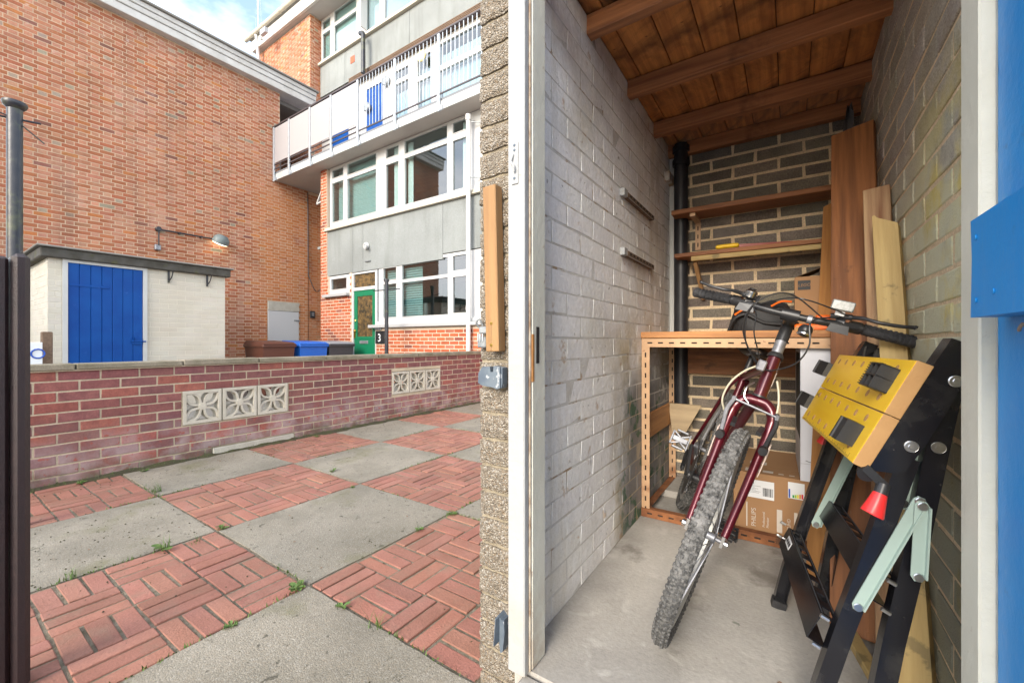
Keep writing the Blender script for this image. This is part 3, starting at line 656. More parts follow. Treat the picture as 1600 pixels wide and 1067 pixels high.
# ================================================================== PAINTED BRICK STORE
st = empty('painted_brick_store', (-8.2, 1.12, 0), label='small cream painted brick store with bright blue door and flat mossy roof', cat='outbuilding')
sr = wallroot('wall', (-8.2, 1.12, 0), '+x'); masonry(sr, 2.08, 2.20, pal_cream, 'cream', 'mort_cream', holes=((1.25-1.12, 2.14-1.12, -.1, 2.19),), depth=.11, maxn=0, recess=.001, joint=.008, course=.0745, ch=.003)
sl = wallroot('wall', (-10.9, 1.12, 0), '-y'); masonry(sl, 2.69, 2.20, pal_cream, 'cream', 'mort_cream', depth=.11, maxn=0, recess=.001, joint=.008, course=.0745, ch=.003)
for w_ in (sr, sl): w_.parent = st; w_.matrix_parent_inverse = wm(st).inverted(); w_.name = 'wall'
m = MB(); m.box((-8.32, 3.09, 0), (-11.2, 3.2, 2.2)); m.box((-10.95, 1.2, 0), (-11.1, 3.1, 2.2)); m.build('rear_walls', 'mort_cream', st, smooth=False)
m = MB(); m.box((-8.12, 1.04, 2.16), (-11.18, 3.26, 2.29), .012); rf = m.build('roof', 'roofdark', st, smooth=False)
m = MB(); m.box((-8.08, 1.0, 2.29), (-11.18, 3.30, 2.315), .008); m.build('roof_felt', 'roofgrey', rf, smooth=False)
m = MB(); m.box((-8.17, 1.25, 0), (-8.28, 1.30, 2.16)); m.box((-8.17, 2.09, 0), (-8.28, 2.14, 2.16)); m.box((-8.17, 1.30, 2.12), (-8.28, 2.09, 2.16)); m.build('door_frame', 'white_paint', st, smooth=False)
dr = empty('door', (-8.2, 1.3, 0)); dr.parent = st; dr.matrix_parent_inverse = wm(st).inverted()
for k in range(7):
    w = .79/7; m = MB(); y = 1.30+k*w; m.box((-8.185+random.uniform(-.003, .003), y+.001, .05), (-8.22, y+w-.001, 2.12), .006); m.build('plank', 'blue_dark', dr, smooth=False)
m = MB(); m.box((-8.178, 1.31, 1.80), (-8.186, 1.72, 1.835), .003); m.build('hinge_strap', 'blue_dark', dr, smooth=False)
m = MB(); m.ring([(-8.165, 1.95, 1.04), (-8.165, 2.12, 1.04)], .01, 8); m.box((-8.165, 1.96, 1.0), (-8.182, 2.08, 1.08)); m.ring([(-8.16, 1.98, 1.06), (-8.14, 1.98, 1.11)], .01, 6); m.build('bolt', 'blue_dark', dr)
for y in (2.405, 2.927):
    m = MB(); m.box((-8.19, y-.012, 1.97), (-8.175, y+.012, 2.16)); m.ring(spline([(-8.18, y, 1.99), (-8.12, y+.02, 2.06), (-8.06, y+.02, 2.15)], 4), .008, 6); m.build('iron_bracket', 'black_iron', st)
# small timber post and white sign beside the store
m = MB(); m.box((-7.02, .90, 0), (-6.93, .985, 1.15), .008); tag(m.build('timber_post', 'old_grey_wood', smooth=False), 'short grey weathered timber post left of the cream store', 'post')
m = MB(); m.box((-6.90, .80, .78), (-6.88, .90, 1.03), .003); sg = m.build('sign', 'label', smooth=False, label='small white round-marked notice board beside weathered post', cat='sign')
m = MB(); m.ring([(-6.876, .865+.05*cos(t*.5), .905+.05*sin(t*.5)) for t in range(13)], .008, 6, closed=True); m.build('printed_ring', 'bluelab', sg)

# ================================================================== APARTMENT BUILDING
ap = empty('apartment_building', (-9.5, 5.9, 0), label='grey-panelled brick flats with white windows and a green front door', cat='building')
FY = 5.9
def apart(name, m, b, parent=None, **k): return b.build(name, m, parent or ap, smooth=False, **k)
def box(name, m, a, b, ch=0, parent=None, **k): q = MB(); q.box(a, b, ch); return q.build(name, m, parent or ap, smooth=False, **k)
XR = -2.2
fw = wallroot('wall', (-9.62, FY-.06, 0), '-y')
off = 9.62
holes = ((-9.30+off, -8.45+off, 2.14, 3), (-8.38+off, -7.50+off, -.1, 3), (-7.50+off, XR+off+1, 1.33, 3), (-9.36+off, 9, 2.62, 9))
masonry(fw, XR+off, 5.24, pal_fac, 'facade', 'mort_fac', holes=holes, depth=.2, maxn=300, minpx=10, recess=.001, joint=.012, ch=.003)
fw.parent = ap; fw.matrix_parent_inverse = wm(ap).inverted(); fw.name = 'wall'
box('pier', 'mort_fac', (-9.61, FY-.05, 0), (-9.37, FY+1.2, 5.24))
box('side_wall', 'mort_fac', (-9.605, FY+.15, 0), (-9.5, FY+1.2, 5.2))
# rooms behind the glass: floor slabs, back and side walls
def room(x0, x1, z0, z1, y0, d=1.6, m='room'):
    q = MB(); t = .05; e = .004
    q.box((x0-t, y0+d, z0-t), (x1+t, y0+d+t, z1+t)); q.box((x0-t, y0, z0-t), (x0, y0+d-e, z1+t)); q.box((x1, y0, z0-t), (x1+t, y0+d-e, z1+t)); q.box((x0+e, y0, z1), (x1-e, y0+d-e, z1+t)); q.box((x0+e, y0, z0-t), (x1-e, y0+d-e, z0))
    return apart('room_lining', m, q)
def window(cells, y, depth=.06, fr=.05, x0=None, x1=None, z0=None, z1=None, m='upvc', sash=True, parent=None):
    """white frame with one pane per cell (x0,x1,z0,z1 of the clear glass)"""
    cells = [(a-.018, b+.018, c-.014, d+.014) for a, b, c, d in cells]
    q = MB(); X0 = x0 if x0 is not None else min(c[0] for c in cells)-fr; X1 = x1 if x1 is not None else max(c[1] for c in cells)+fr
    Z0 = z0 if z0 is not None else min(c[2] for c in cells)-fr; Z1 = z1 if z1 is not None else max(c[3] for c in cells)+fr
    for a, b, c, d in rects(X1, Z1, [tuple(c) for c in cells], X0, Z0): q.box((a, y, c), (b, y+depth, d))
    w = q.build('window', m, parent or ap, smooth=False)
    for a, b, c, d in cells:
        if sash:
            s = MB(); t = .014
            s.box((a, y-.012, c), (a+t, y+.03, d)); s.box((b-t, y-.012, c), (b, y+.03, d)); s.box((a+t, y-.012, c), (b-t, y+.03, c+t)); s.box((a+t, y-.012, d-t), (b-t, y+.03, d)); s.build('sash', m, w, smooth=False)
        g_ = MB(); g_.box((a+.002, y+.018, c+.002), (b-.002, y+.024, d-.002)); g_.build('pane', 'glass', w, smooth=False)
    return w
def curtain(x0, x1, z0, z1, y, m='curtain', parent=None, n=None, amp=.02):
    q = MB(); n = n or max(4, int((x1-x0)/.03)); vs = []; fs = []
    for i in range(n+1):
        x = x0+(x1-x0)*i/n; yy = y+amp*sin(i*1.9)+random.uniform(-.3, .3)*amp; vs += [(x, yy, z0), (x, yy, z1)]
    for i in range(n): fs.append((2*i, 2*i+2, 2*i+3, 2*i+1))
    q.add(vs, fs); return q.build('curtain', m, parent or ap)
# ground floor
window([(-9.22, -8.62, 2.29, 2.54)], FY-.02, x0=-9.30, x1=-8.46, z0=2.17, z1=2.61)
box('sill', 'grey_sill', (-9.42, FY-.16, 2.10), (-8.44, FY+.1, 2.165), .006)
room(-9.28, -8.47, 2.0, 2.62, FY+.14, .6)
df = MB()
for a in ((-8.445, FY-.04, 0), ): pass
df.box((-8.445, FY-.04, 0), (-8.335, FY+.06, 2.61)); df.box((-7.56, FY-.04, 0), (-7.50, FY+.06, 2.61)); df.box((-8.335, FY-.04, 2.20), (-7.56, FY+.06, 2.27)); df.box((-8.335, FY-.04, 2.575), (-7.56, FY+.06, 2.61))
apart('door_frame', 'upvc', df)
box('transom_pane', 'ripple', (-8.335, FY, 2.272), (-7.56, FY+.01, 2.573))
dm = MB()
for a, b, c, d in rects(-7.565, 2.195, [(-8.22, -7.68, 1.15, 2.07)], -8.33, .05): dm.box((a, FY-.02, c), (b, FY+.03, d))
gd = apart('door', 'green_door', dm)
box('glass_panel', 'ripple', (-8.218, FY-.005, 1.152), (-7.682, FY+.01, 2.068), parent=gd)
box('letterbox', 'dullmetal', (-8.12, FY-.035, .99), (-7.82, FY-.021, 1.06), .004, parent=gd)
box('rail', 'green_door', (-8.31, FY-.03, 1.095), (-7.58, FY-.021, 1.125), parent=gd)
q = MB(); q.lathe([(0, 0), (.03, .01), (.035, .03), (.02, .05), (0, .055)], 12, cylM((-8.28, FY-.02, 1.28), (0, -1, 0))); q.lathe([(0, 0), (.03, .01), (0, .03)], 12, cylM((-8.28, FY-.02, 1.52), (0, -1, 0))); q.box((-8.33, FY-.04, 1.12), (-8.28, FY-.021, 1.32)); q.build('lock_furniture', 'brass', gd)
wg = window([(-7.31, -6.90, 1.56, 2.27), (-7.31, -6.90, 2.36, 2.62), (-6.72, -5.43, 1.56, 2.27), (-6.72, -5.43, 2.33, 2.66), (-5.30, -4.90, 1.58, 2.26), (-5.30, -4.90, 2.38, 2.66)], FY-.01, x0=-7.47, x1=-4.40, z0=1.47, z1=2.72)
box('sill', 'grey_sill', (-7.66, FY-.16, 1.335), (XR, FY+.1, 1.40), .006)
box('sill_board', 'upvc', (-7.5, FY-.08, 1.402), (XR, FY+.05, 1.468), .004)
box('end_panel', 'upvc', (-4.398, FY-.02, 1.47), (XR, FY+.05, 2.72))
room(-7.48, -4.42, 1.3, 2.74, FY+.10, 2.2)
kt = MB(); kt.box((-6.1, FY+1.7, 1.3), (-5.5, FY+2.25, 2.6)); kt.box((-7.3, FY+1.8, 1.9), (-6.4, FY+2.2, 2.5)); kt.box((-7.2, FY+1.6, 1.3), (-4.6, FY+2.25, 1.55)); apart('cupboards', 'kitchen', kt)
bl = MB()
for k in range(22): bl.box((-7.35, FY+.12, 1.5+k*.05), (-6.25, FY+.125, 1.538+k*.05))
apart('blind', 'tealblind', bl)
kk = MB(); kk.ring([(-6.4, FY+.35, 1.5), (-6.4, FY+.35, 1.85)], .05, 10); kk.ring([(-6.55, FY+.3, 1.5), (-6.55, FY+.3, 1.8)], .025, 8); kk.build('window_ornament', 'whitepl', ap)
# grey panels of the first floor
px = [-9.36, -8.37, -8.0, -5.55, -4.0, XR]
for a, b in zip(px[:-1], px[1:]): box('panel', 'panel', (a+.004, FY-.03, 2.735 if a > -7.6 else 2.63), (b-.004, FY+.1, 3.71), .003)
box('panel_backing', 'slot', (-9.37, FY+.101, 2.63), (XR, FY+.2, 3.72))
box('string_course', 'sill', (-9.45, FY-.10, 3.715), (XR, FY+.1, 3.745), .004); box('sill', 'sill', (-9.45, FY-.07, 3.747), (XR, FY+.1, 3.80), .004)
wf = window([(-9.20, -8.76, 3.92, 4.86), (-9.20, -8.76, 4.98, 5.17), (-8.60, -7.56, 3.90, 4.84), (-8.60, -7.56, 4.93, 5.19),
        (-7.22, -6.83, 3.90, 4.84), (-7.22, -6.83, 4.98, 5.18), (-6.64, -5.45, 3.88, 4.84), (-6.64, -5.45, 4.93, 5.20), (-5.30, -4.91, 3.90, 4.84), (-5.30, -4.91, 4.98, 5.18)], FY-.01, x0=-9.30, x1=-4.62, z0=3.802, z1=5.245)
box('end_panel', 'upvc', (-4.618, FY-.03, 3.802), (XR, FY+.05, 5.245))
room(-9.28, -4.65, 3.75, 5.24, FY+.10, 2.2)
curtain(-7.08, -6.80, 3.85, 5.2, FY+.09); curtain(-5.14, -4.90, 3.85, 5.2, FY+.09); curtain(-9.2, -7.6, 3.85, 5.2, FY+.16, 'tealblind', amp=.004); curtain(-6.66, -6.5, 3.85, 5.2, FY+.10)
# storey wall set back behind the access balcony
BY = 6.95
bwc = MB()
cells = [(-9.34, -8.66, 5.47, 7.72), (-10.9, -10.1, 5.47, 7.72), (-8.28, -7.72, 5.62, 7.45), (-8.28, -7.72, 7.55, 7.78), (-7.40, -6.92, 5.85, 7.25), (-7.40, -6.92, 7.36, 7.82), (-6.70, -5.35, 5.85, 7.25), (-6.70, -5.35, 7.36, 7.86), (-5.1, -4.6, 5.85, 7.86)]
for a, b, c, d in rects(XR, 7.98, cells, -11.39, 5.40): bwc.box((a, BY, c), (b, BY+.12, d))
apart('rear_wall', 'upvc', bwc)
for k, c in enumerate(cells):
    if k < 2:
        dd = empty('door', (c[0], BY, c[2])); dd.parent = ap; dd.matrix_parent_inverse = wm(ap).inverted()
        n = 5; w = (c[1]-c[0])/n
        for i in range(n): box('plank', 'blue_dark', (c[0]+i*w+.002, BY+.02, c[2]), (c[0]+(i+1)*w-.002, BY+.06, c[3]-.01), .004, parent=dd)
    else:
        box('pane', 'glass', (c[0]+.01, BY+.03, c[2]+.01), (c[1]-.01, BY+.036, c[3]-.01))
for x0, x1, z0, z1 in ((-8.26, -7.74, 5.6, 7.3), (-7.38, -6.94, 5.8, 7.6), (-6.68, -5.37, 5.8, 7.68), (-5.1, -4.6, 5.8, 7.68)):
    q = MB(); n = int((x1-x0)/.09)
    for i in range(n): q.box((x0+i*.09, BY+.13+.01*(i % 2), z0), (x0+i*.09+.084, BY+.135+.01*(i % 2), z1))
    apart('vertical_blind', 'blinds', q)
room(-8.35, -4.5, 5.45, 7.95, BY+.17, 1.2)
box('plinth_course', 'mort_fac', (-8.6+.95, BY-.012, 5.40), (XR, BY-.004, 5.80))
pr = wallroot('plinth', (-7.66, BY-.05, 5.42), '-y'); masonry(pr, 7.66+XR, .38, pal_fac, 'facade', 'mort_fac', depth=.03, maxn=0, recess=.004); pr.parent = ap; pr.matrix_parent_inverse = wm(ap).inverted(); pr.name = 'plinth'
for k in range(5): box('soffit_slat', 'old_grey_wood', (-9.9, BY-.14, 7.985+k*.034), (XR, BY-.02, 8.005+k*.034))
box('soffit_backing', 'roofdark', (-11.38, BY-.02, 7.98), (XR, BY+.12, 8.19))
px = [-11.39, -10.2, -7.62, -5.0, XR]
for a, b in zip(px[:-1], px[1:]): box('panel', 'panel', (a+.004, BY-.05, 8.16), (b-.004, BY+.1, 9.05), .003)
box('sill', 'sill', (-11.5, BY-.13, 9.055), (XR, BY+.1, 9.12), .005)
window([(-11.30, -10.93, 9.24, 9.98), (-11.30, -10.93, 10.10, 10.34), (-10.72, -9.72, 9.22, 9.98), (-10.72, -9.72, 10.08, 10.4), (-9.28, -8.75, 9.24, 10.4), (-8.55, -7.0, 9.22, 10.4), (-6.8, -5.8, 9.22, 10.4)], BY-.02, x0=-11.38, x1=XR, z0=9.122, z1=10.5)
box('blind', 'tealblind', (-11.3, BY+.06, 9.2), (-9.7, BY+.07, 10.4)); box('blind', 'blinds', (-9.3, BY+.06, 9.2), (-5.7, BY+.07, 10.4))
box('opened_sash', 'upvc', (-9.3, BY-.22, 9.25), (-9.26, BY-.03, 10.35))
box('rear_mass', 'mort_fac', (-11.38, BY+1.45, 5.3), (XR, BY+3, 10.5)); box('rear_mass', 'mort_fac', (-9.4, FY+2.4, 0), (XR, BY+3, 5.25))
# top brick stair tower at the corner
tw = wallroot('wall', (-14.35, 6.6, 5.3), '-y'); masonry(tw, 14.35-11.39, 5.12, pal_orange, 'orange', 'mort_or', bond='flemish', depth=.15, maxn=0, brickd=.04, recess=.004)
ts = wallroot('wall', (-11.39, 6.6, 5.3), '+x'); masonry(ts, .5, 5.12, pal_orange, 'orange', 'mort_or', bond='flemish', depth=.15, maxn=0, brickd=.04, recess=.004)
for w_ in (tw, ts): w_.parent = ap; w_.matrix_parent_inverse = wm(ap).inverted(); w_.name = 'wall'
box('tower_body', 'mort_or', (-14.3, 6.76, 5.3), (-11.56, 10, 10.42))
box('fascia', 'fascia', (-14.5, 6.42, 10.43), (XR, 6.5, 10.78), .008); box('fascia', 'fascia', (-14.5, 6.5, 10.43), (-14.42, 10, 10.78), .008)
box('eaves_soffit', 'soffit', (-14.4, 6.502, 10.43), (XR, 7.3, 10.47))
box('roof', 'roofgrey', (-14.55, 6.38, 10.785), (XR, 10, 10.86))
q = MB(); q.ring([(-14.75, 6.35, 10.86), (XR, 6.35, 10.86)], .065, 12)
for x in (-14.3, -13.6, -12.6, -12.35, -11.3, -10.3): q.ring([(x, 6.35, 10.86), (x+.06, 6.35, 10.86)], .078, 12)
q.build('gutter', 'sill', ap)
q = MB(); q.ring([(-14.1, 6.38, 10.8), (-14.08, 6.5, 9.5), (-14.05, 6.52, 8.3)], .05, 10); q.build('aerial_downpipe', 'upvc', ap)
q = MB(); q.ring([(-14.02, 6.4, 10.9), (-14.0, 6.4, 13.4)], .016, 8); q.ring([(-14.0, 6.45, 10.6), (-13.2, 6.2, 10.45)], .014, 8); q.box((-13.3, 6.12, 10.3), (-13.0, 6.22, 10.45)); q.ring([(-14.2, 6.4, 11.0), (-14.02, 6.4, 12.8)], .005, 4); q.ring([(-13.8, 6.4, 11.0), (-14.0, 6.4, 12.8)], .005, 4)
q.build('aerial_mast', 'steel_rail', label='thin metal aerial mast beside the top brick corner of flats', cat='aerial')
box('air_brick', 'red', (-9.93, BY-.062, 8.6), (-9.76, BY-.051, 8.78)).data.materials[0] = mat('terracotta', (.45, .10, .05), rough=.8)
q = MB(); q.ring(spline([(-9.05, BY-.3, 7.9), (-9.08, BY-.28, 8.75), (-9.1, BY-.27, 8.95), (-9.25, BY-.25, 9.03)], 5), .055, 12); q.build('flue_pipe', 'black_iron', label='bent black flue pipe rising in front of grey top panels', cat='pipe')
# fixtures
q = MB(); disc(q, (-7.15, 6.88, 7.72), (0, -1, 0), .13, .06, 24); q.build('round_lamp', 'offyellow', label='round yellowed lamp on the white balcony-level window', cat='lamp')
for x in (-9.38, -8.62):
    q = MB(); disc(q, (x+.15, 6.94, 7.62 if x > -9 else 7.2), (0, -1, 0), .12, .09, 20); q.build('bulkhead_lamp', 'dullmetal', label='round bulkhead lamp %s the lilac-blue balcony door' % ('above right of' if x > -9 else 'on white wall left of'), cat='lamp', group='bulkhead lamps by balcony doors')
q = MB(); q.lathe([(0, 0), (.07, .01), (.075, .05), (.03, .08)], 18, cylM((-7.85, FY-.03, 3.17), (.3, -1, .1))); q.ring([(-7.82, FY-.08, 3.17), (-7.74, FY-.17, 3.12)], .035, 10); q.build('security_light', 'upvc', label='small white round sensor light on the grey panel', cat='light')
q = MB(); q.ring([(-7.9, FY-.05, 2.83), (-7.72, FY-.05, 2.83)], .014, 6); q.build('panel_bracket', 'dullmetal', ap)
dp = empty('downpipe', (-4.82, FY-.12, 0), label='white downpipe running down the right end of the flats', cat='downpipe')
q = MB(); q.ring([(-4.80, FY-.16, .1), (-4.80, FY-.16, 5.1)], .042, 14)
for z in (1.6, 2.6, 3.75): q.ring([(-4.80, FY-.16, z), (-4.80, FY-.16, z+.08)], .05, 14)
q.ring([(-4.80, FY-.16, 5.02), (-4.80, FY-.16, 5.12)], .055, 14); q.build('pipe', 'upvc', dp)
for z in (1.42, 4.0, 5.0): q = MB(); q.ring([(-4.80, FY-.16, z), (-4.62, FY-.05, z-.02)], .012, 6); q.build('bracket', 'dullmetal', dp)
q = MB(); q.ring([(-9.86, FY+.3, 0), (-9.86, FY+.3, 5.1)], .045, 12); q.build('corner_downpipe', 'upvc', label='white downpipe in the gap between the two brick buildings', cat='downpipe')
q = MB(); q.box((-9.99, FY+.18, 2.2), (-9.66, FY+.24, 3.4)); q.box((-10.06, FY+.12, 3.4), (-9.66, FY+.24, 3.46)); apart('narrow_side_panel', 'panel', q)
q = MB(); q.beam((-10.05, FY+.1, 4.55), (-9.72, FY+.1, 5.0), .04, .03); q.beam((-10.05, FY+.1, 4.55), (-9.72, FY+.1, 4.6), .04, .03); apart('tilted_window_sash', 'upvc', q)
nb = box('number_plate', 'black_plastic', (-7.50, FY-.085, .99), (-7.20, FY-.07, 1.27), .008); nb['label'] = 'black plate with white numeral 3'
text('3', .24, (-7.42, FY-.088, 1.04), (1, 0, 0), (0, 0, 1), 'label', nb)
q = MB(); q.box((-7.5, FY-.1, 1.29), (-7.3, FY-.07, 1.34), .01); apart('door_bell', 'dullmetal', q)
# cream gabled house across the yard (only seen mirrored in the windows)
ch = empty('cream_house', (-9, -9, 0), label='cream rendered gabled house across the yard behind the camera', cat='house')
q = MB(); q.prism([(-4.5, 0), (4.5, 0), (4.5, 5), (0, 7.5), (-4.5, 5)], 0, 7, lambda a, b, d: (-9+a, -9-d, b)); q.build('wall', 'creamwall', ch, smooth=False)
q = MB()
for s in (-1, 1): q.hexa([(-9, -8.7, 7.55), (-9+s*5, -8.7, 4.8), (-9+s*5, -16.3, 4.8), (-9, -16.3, 7.55), (-9, -8.7, 7.75), (-9+s*5, -8.7, 5.0), (-9+s*5, -16.3, 5.0), (-9, -16.3, 7.75)])
q.build('roof', 'roofdark', ch, smooth=False)
q = MB(); q.box((-8.2, -8.98, 3.2), (-7.0, -8.96, 4.6)); q.build('window', 'kitchen', ch, smooth=False)

# ================================================================== ACCESS BALCONY
bc = empty('access_balcony', (-11.2, 5.5, 5.25), label='long white access balcony with grey steel railing and lilac infill panels', cat='balcony')
box('floor_slab', 'soffit', (-11.19, 5.53, 5.25), (XR, 6.93, 5.40), parent=bc)
box('fascia', 'white_paint', (-11.19, 5.50, 5.245), (XR, 5.528, 5.40), parent=bc)
box('upstand', 'asphalt', (-11.19, 5.515, 5.402), (XR, 5.62, 5.46), parent=bc)
q = MB(); q.box((-11.2, 5.455, 6.60), (XR, 5.525, 6.64), .006); q.build('handrail', 'dark_rail', bc, smooth=False)
posts = [-11.14, -10.40, -9.46, -8.60, -7.63, -6.45, -5.27, -4.09, -2.9]
for x in posts:
    q = MB(); q.box((x-.03, 5.452, 5.20), (x+.03, 5.488, 6.60), .003); q.box((x-.03, 5.47, 5.22), (x+.08, 5.499, 5.31)); q.build('post', 'steel_rail', bc, smooth=False)
q = MB()
for i, (a, b) in enumerate(zip(posts[:-1], posts[1:])):
    if i < 4: box('infill_panel', 'infill', (a+.05, 5.46, 5.66), (b-.05, 5.47, 6.57), .002, parent=bc)
    q.box((a+.03, 5.462, 5.50), (b-.03, 5.482, 5.525)); 
    if i < 4: q.box((a+.03, 5.462, 5.61), (b-.03, 5.482, 5.635))
q.build('lower_rail', 'dark_rail', bc, smooth=False)
bal = MB(); bal.box((-.007, -.007, 5.527), (.007, .007, 6.598)); bm_ = bal.mesh('baluster', 'steel_rail', False)
for a, b in zip(posts[4:-1], posts[5:]):
    n = int((b-a)/.098)
    for i in range(1, n):
        o = bpy.data.objects.new('baluster', bm_); COL.objects.link(o); o.parent = bc; o.matrix_parent_inverse = wm(bc).inverted(); o.location = (a+(b-a)*i/n, 5.472, 0)

# ================================================================== BINS AND WASHING-LINE POSTS
def bin_(y, body, lid, lab):
    r = empty('wheelie_bin', (-8.3, y, 0), label=lab, cat='wheelie bin', group='wheelie bins by the garden wall')
    q = MB(); a, b, c, d = .235, .29, .30, .36
    q.hexa([(-8.3-c, y-a, .05), (-8.3+c, y-a, .05), (-8.3+c, y+a, .05), (-8.3-c, y+a, .05), (-8.3-d, y-b, .96), (-8.3+d, y-b, .96), (-8.3+d, y+b, .96), (-8.3-d, y+b, .96)]); q.build('body', body, r, smooth=False)
    q = MB(); q.box((-8.3-.38, y-.31, .93), (-8.3+.39, y+.31, .99), .012); q.build('rim', body, r, smooth=False)
    q = MB(); q.hexa([(-8.69, y-.30, .99), (-7.90, y-.30, .99), (-7.90, y+.30, .99), (-8.69, y+.30, .99), (-8.66, y-.26, 1.06), (-7.98, y-.27, 1.03), (-7.98, y+.27, 1.03), (-8.66, y+.26, 1.06)]); q.build('lid', lid, r, smooth=False)
    q = MB(); q.ring([(-8.72, y-.24, 1.0), (-8.72, y+.24, 1.0)], .018, 8); q.build('handle', body, r)
    for s in (-1, 1):
        q = MB(); disc(q, (-8.58, y+s*.20, .10), (0, s, 0), .10, .05, 16); q.build('wheel', 'rubber', r)
    if 'brown' not in lab:
        t = text('WASTE', .07, (-7.955, y-.02, .80), (0, 1, 0), (0, 0, 1), 'label', r, name='printed_mark')
        q = MB(); q.box((-7.962, y-.02, .70), (-7.958, y+.18, .76)); q.build('sticker', 'label', r, smooth=False)
    return r
bin_(4.00, 'bin_brown', 'bin_brown', 'brown wheelie bin, leftmost of the row by the hatch')
bin_(4.68, 'bin_blue', 'bin_blue', 'blue wheelie bin between the brown and the grey bins')
bin_(5.30, 'bin_grey', 'bin_lid', 'dark grey wheelie bin nearest the green front door')
for o in bpy.data.objects:
    pass
q = MB(); q.ring([(-6.48, 5.29, 0), (-6.48, 5.29, 2.24)], .036, 12); q.ring([(-6.48, 5.29, 2.20), (-6.48, 5.29, 2.25)], .05, 12)
po = q.build('clothes_post', 'black_iron', label='slim dark clothes-line post standing in front of the green door', cat='post')
q = MB(); q.ring([(-6.76, 5.2, 2.03), (-6.2, 5.38, 2.05)], .010, 6); q.build('line_peg', 'black_iron', po)
cp = empty('clothes_line_pole', (-3.58, .365, 0), label='thick black iron clothes-line pole with flanged cap at far left', cat='pole')
q = MB(); q.ring([(-3.58, .365, 0), (-3.58, .365, 2.36)], .031, 18); q.build('pole', 'black_iron', cp)
q = MB(); q.lathe([(.031, 2.33), (.045, 2.345), (.050, 2.36), (.048, 2.37), (0, 2.372)], 20, Matrix.Translation((-3.58, .365, 0))); q.build('cap', 'black_iron', cp)
q = MB(); q.ring([(-3.62, .20, 2.27), (-3.56, .46, 2.285)], .006, 6); q.ring(spline([(-3.58, .27, 2.30), (-3.57, .36, 2.27), (-3.54, .47, 2.17)], 4), .004, 6); q.build('line_hook', 'black_iron', cp)
gp = empty('gate_post', (-1.93, .17, 0), label='dark brown painted timber gate post cropped by the left edge', cat='gate post')
q = MB(); q.box((-2.00, .187, 0), (-1.90, .2255, 1.303), .012); q.build('post', 'dark_paint_wood', gp, smooth=False)
q = MB(); q.box((-1.995, .06, .0), (-1.905, .1835, 1.29), .008); q.build('gate_stile', 'dark_paint_wood', gp, smooth=False)
#@@PART3
# ================================================================== THE BRICK STORE WE LOOK INTO
m = MB(); m.box((-.632, .955, .0), (.31, 2.76, .15)); gf = m.build('store_floor', 'gfloor', smooth=False, kind='structure')
m = MB(); m.box((-.60, .86, -.01), (.5, .953, .142), .01); m.build('threshold', 'gfloor', smooth=False, kind='structure')
LX, RX, BK, TOP = -.63, .30, 2.75, 2.262
w1 = wallroot('store_wall', (LX, 1.027, .15), '+x', label='white painted brick inner wall, flaking and stained, left side of the store', cat='wall')
masonry(w1, BK-1.027, TOP-.15, pal_white, 'white', 'mort_white', course=.0753, depth=.122, maxn=300, recess=.0004, jit=.0003, off=.075, joint=.007, ch=.0009, rough=.0026, brickd=.04)
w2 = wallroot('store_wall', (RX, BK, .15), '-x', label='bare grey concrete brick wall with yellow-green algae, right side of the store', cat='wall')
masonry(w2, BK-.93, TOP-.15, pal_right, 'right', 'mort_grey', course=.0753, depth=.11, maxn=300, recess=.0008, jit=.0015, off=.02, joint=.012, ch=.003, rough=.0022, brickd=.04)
w3 = wallroot('store_wall', (LX-.1, BK, .15), '-y', label='dark grey concrete brick rear wall with sandy mortar behind the shelves', cat='wall')
masonry(w3, RX-LX+.2, TOP-.15, pal_grey, 'grey', 'mort_grey', course=.0685, depth=.11, maxn=300, recess=.0008, jit=.0015, off=.03, joint=.014, ch=.003, rough=.0025, brickd=.04)
# end pillar of exposed aggregate blocks
pi_ = empty('block_pillar', (-.69, .99, 0), label='exposed aggregate block pillar at the end of the store wall', cat='pillar')
m = MB(); m.box((-.751, .962, 0), (-.636, 1.024, 2.3)); m.build('mortar_core', 'aggmortar', pi_, smooth=False)
for j in range(31):
    z = .002+j*.0755; mb = MB(); w = random.uniform(-.0025, .0025)
    nx, nz_ = 9, 6; x0, x1, z0, z1 = -.755+w, -.6335, z+.005, z+.0705
    # front sheet with a rough surface, then sides
    rr = lambda i, k: random.uniform(-.0028, .0028)
    idx = {}
    vs = []
    for i in range(nx+1):
        for k in range(nz_+1):
            ed = (i in (0, nx)) or (k in (0, nz_))
            vs.append((x0+(x1-x0)*i/nx+(random.uniform(-.0022, .0022) if ed else 0), .953+(.004 if ed else random.uniform(-.002, .002)), z0+(z1-z0)*k/nz_+(random.uniform(-.0022, .0022) if ed else 0))); idx[i, k] = len(vs)-1
    fs = [(idx[i, k], idx[i+1, k], idx[i+1, k+1], idx[i, k+1]) for i in range(nx) for k in range(nz_)]
    rim = [(i, 0) for i in range(nx)]+[(nx, k) for k in range(nz_)]+[(nx-i, nz_) for i in range(nx)]+[(0, nz_-k) for k in range(nz_)]
    b0 = len(vs)
    for r_ in rim: v_ = vs[idx[r_]]; vs.append((v_[0], 1.02, v_[2]))
    n_ = len(rim)
    for q_ in range(n_): fs.append((idx[rim[q_]], b0+q_, b0+(q_+1) % n_, idx[rim[(q_+1) % n_]]))
    mb.add(vs, fs); mb.build('block', 'agg', pi_, smooth=False)
m = MB(); m.box((-.755, 1.03, 0), (-.753, 2.86, 2.3)); m.build('outer_face', 'agg', w1, smooth=False)
m = MB(); m.box((.412, .95, 0), (.43, 2.86, 2.3)); m.build('outer_face', 'agg', w2, smooth=False)
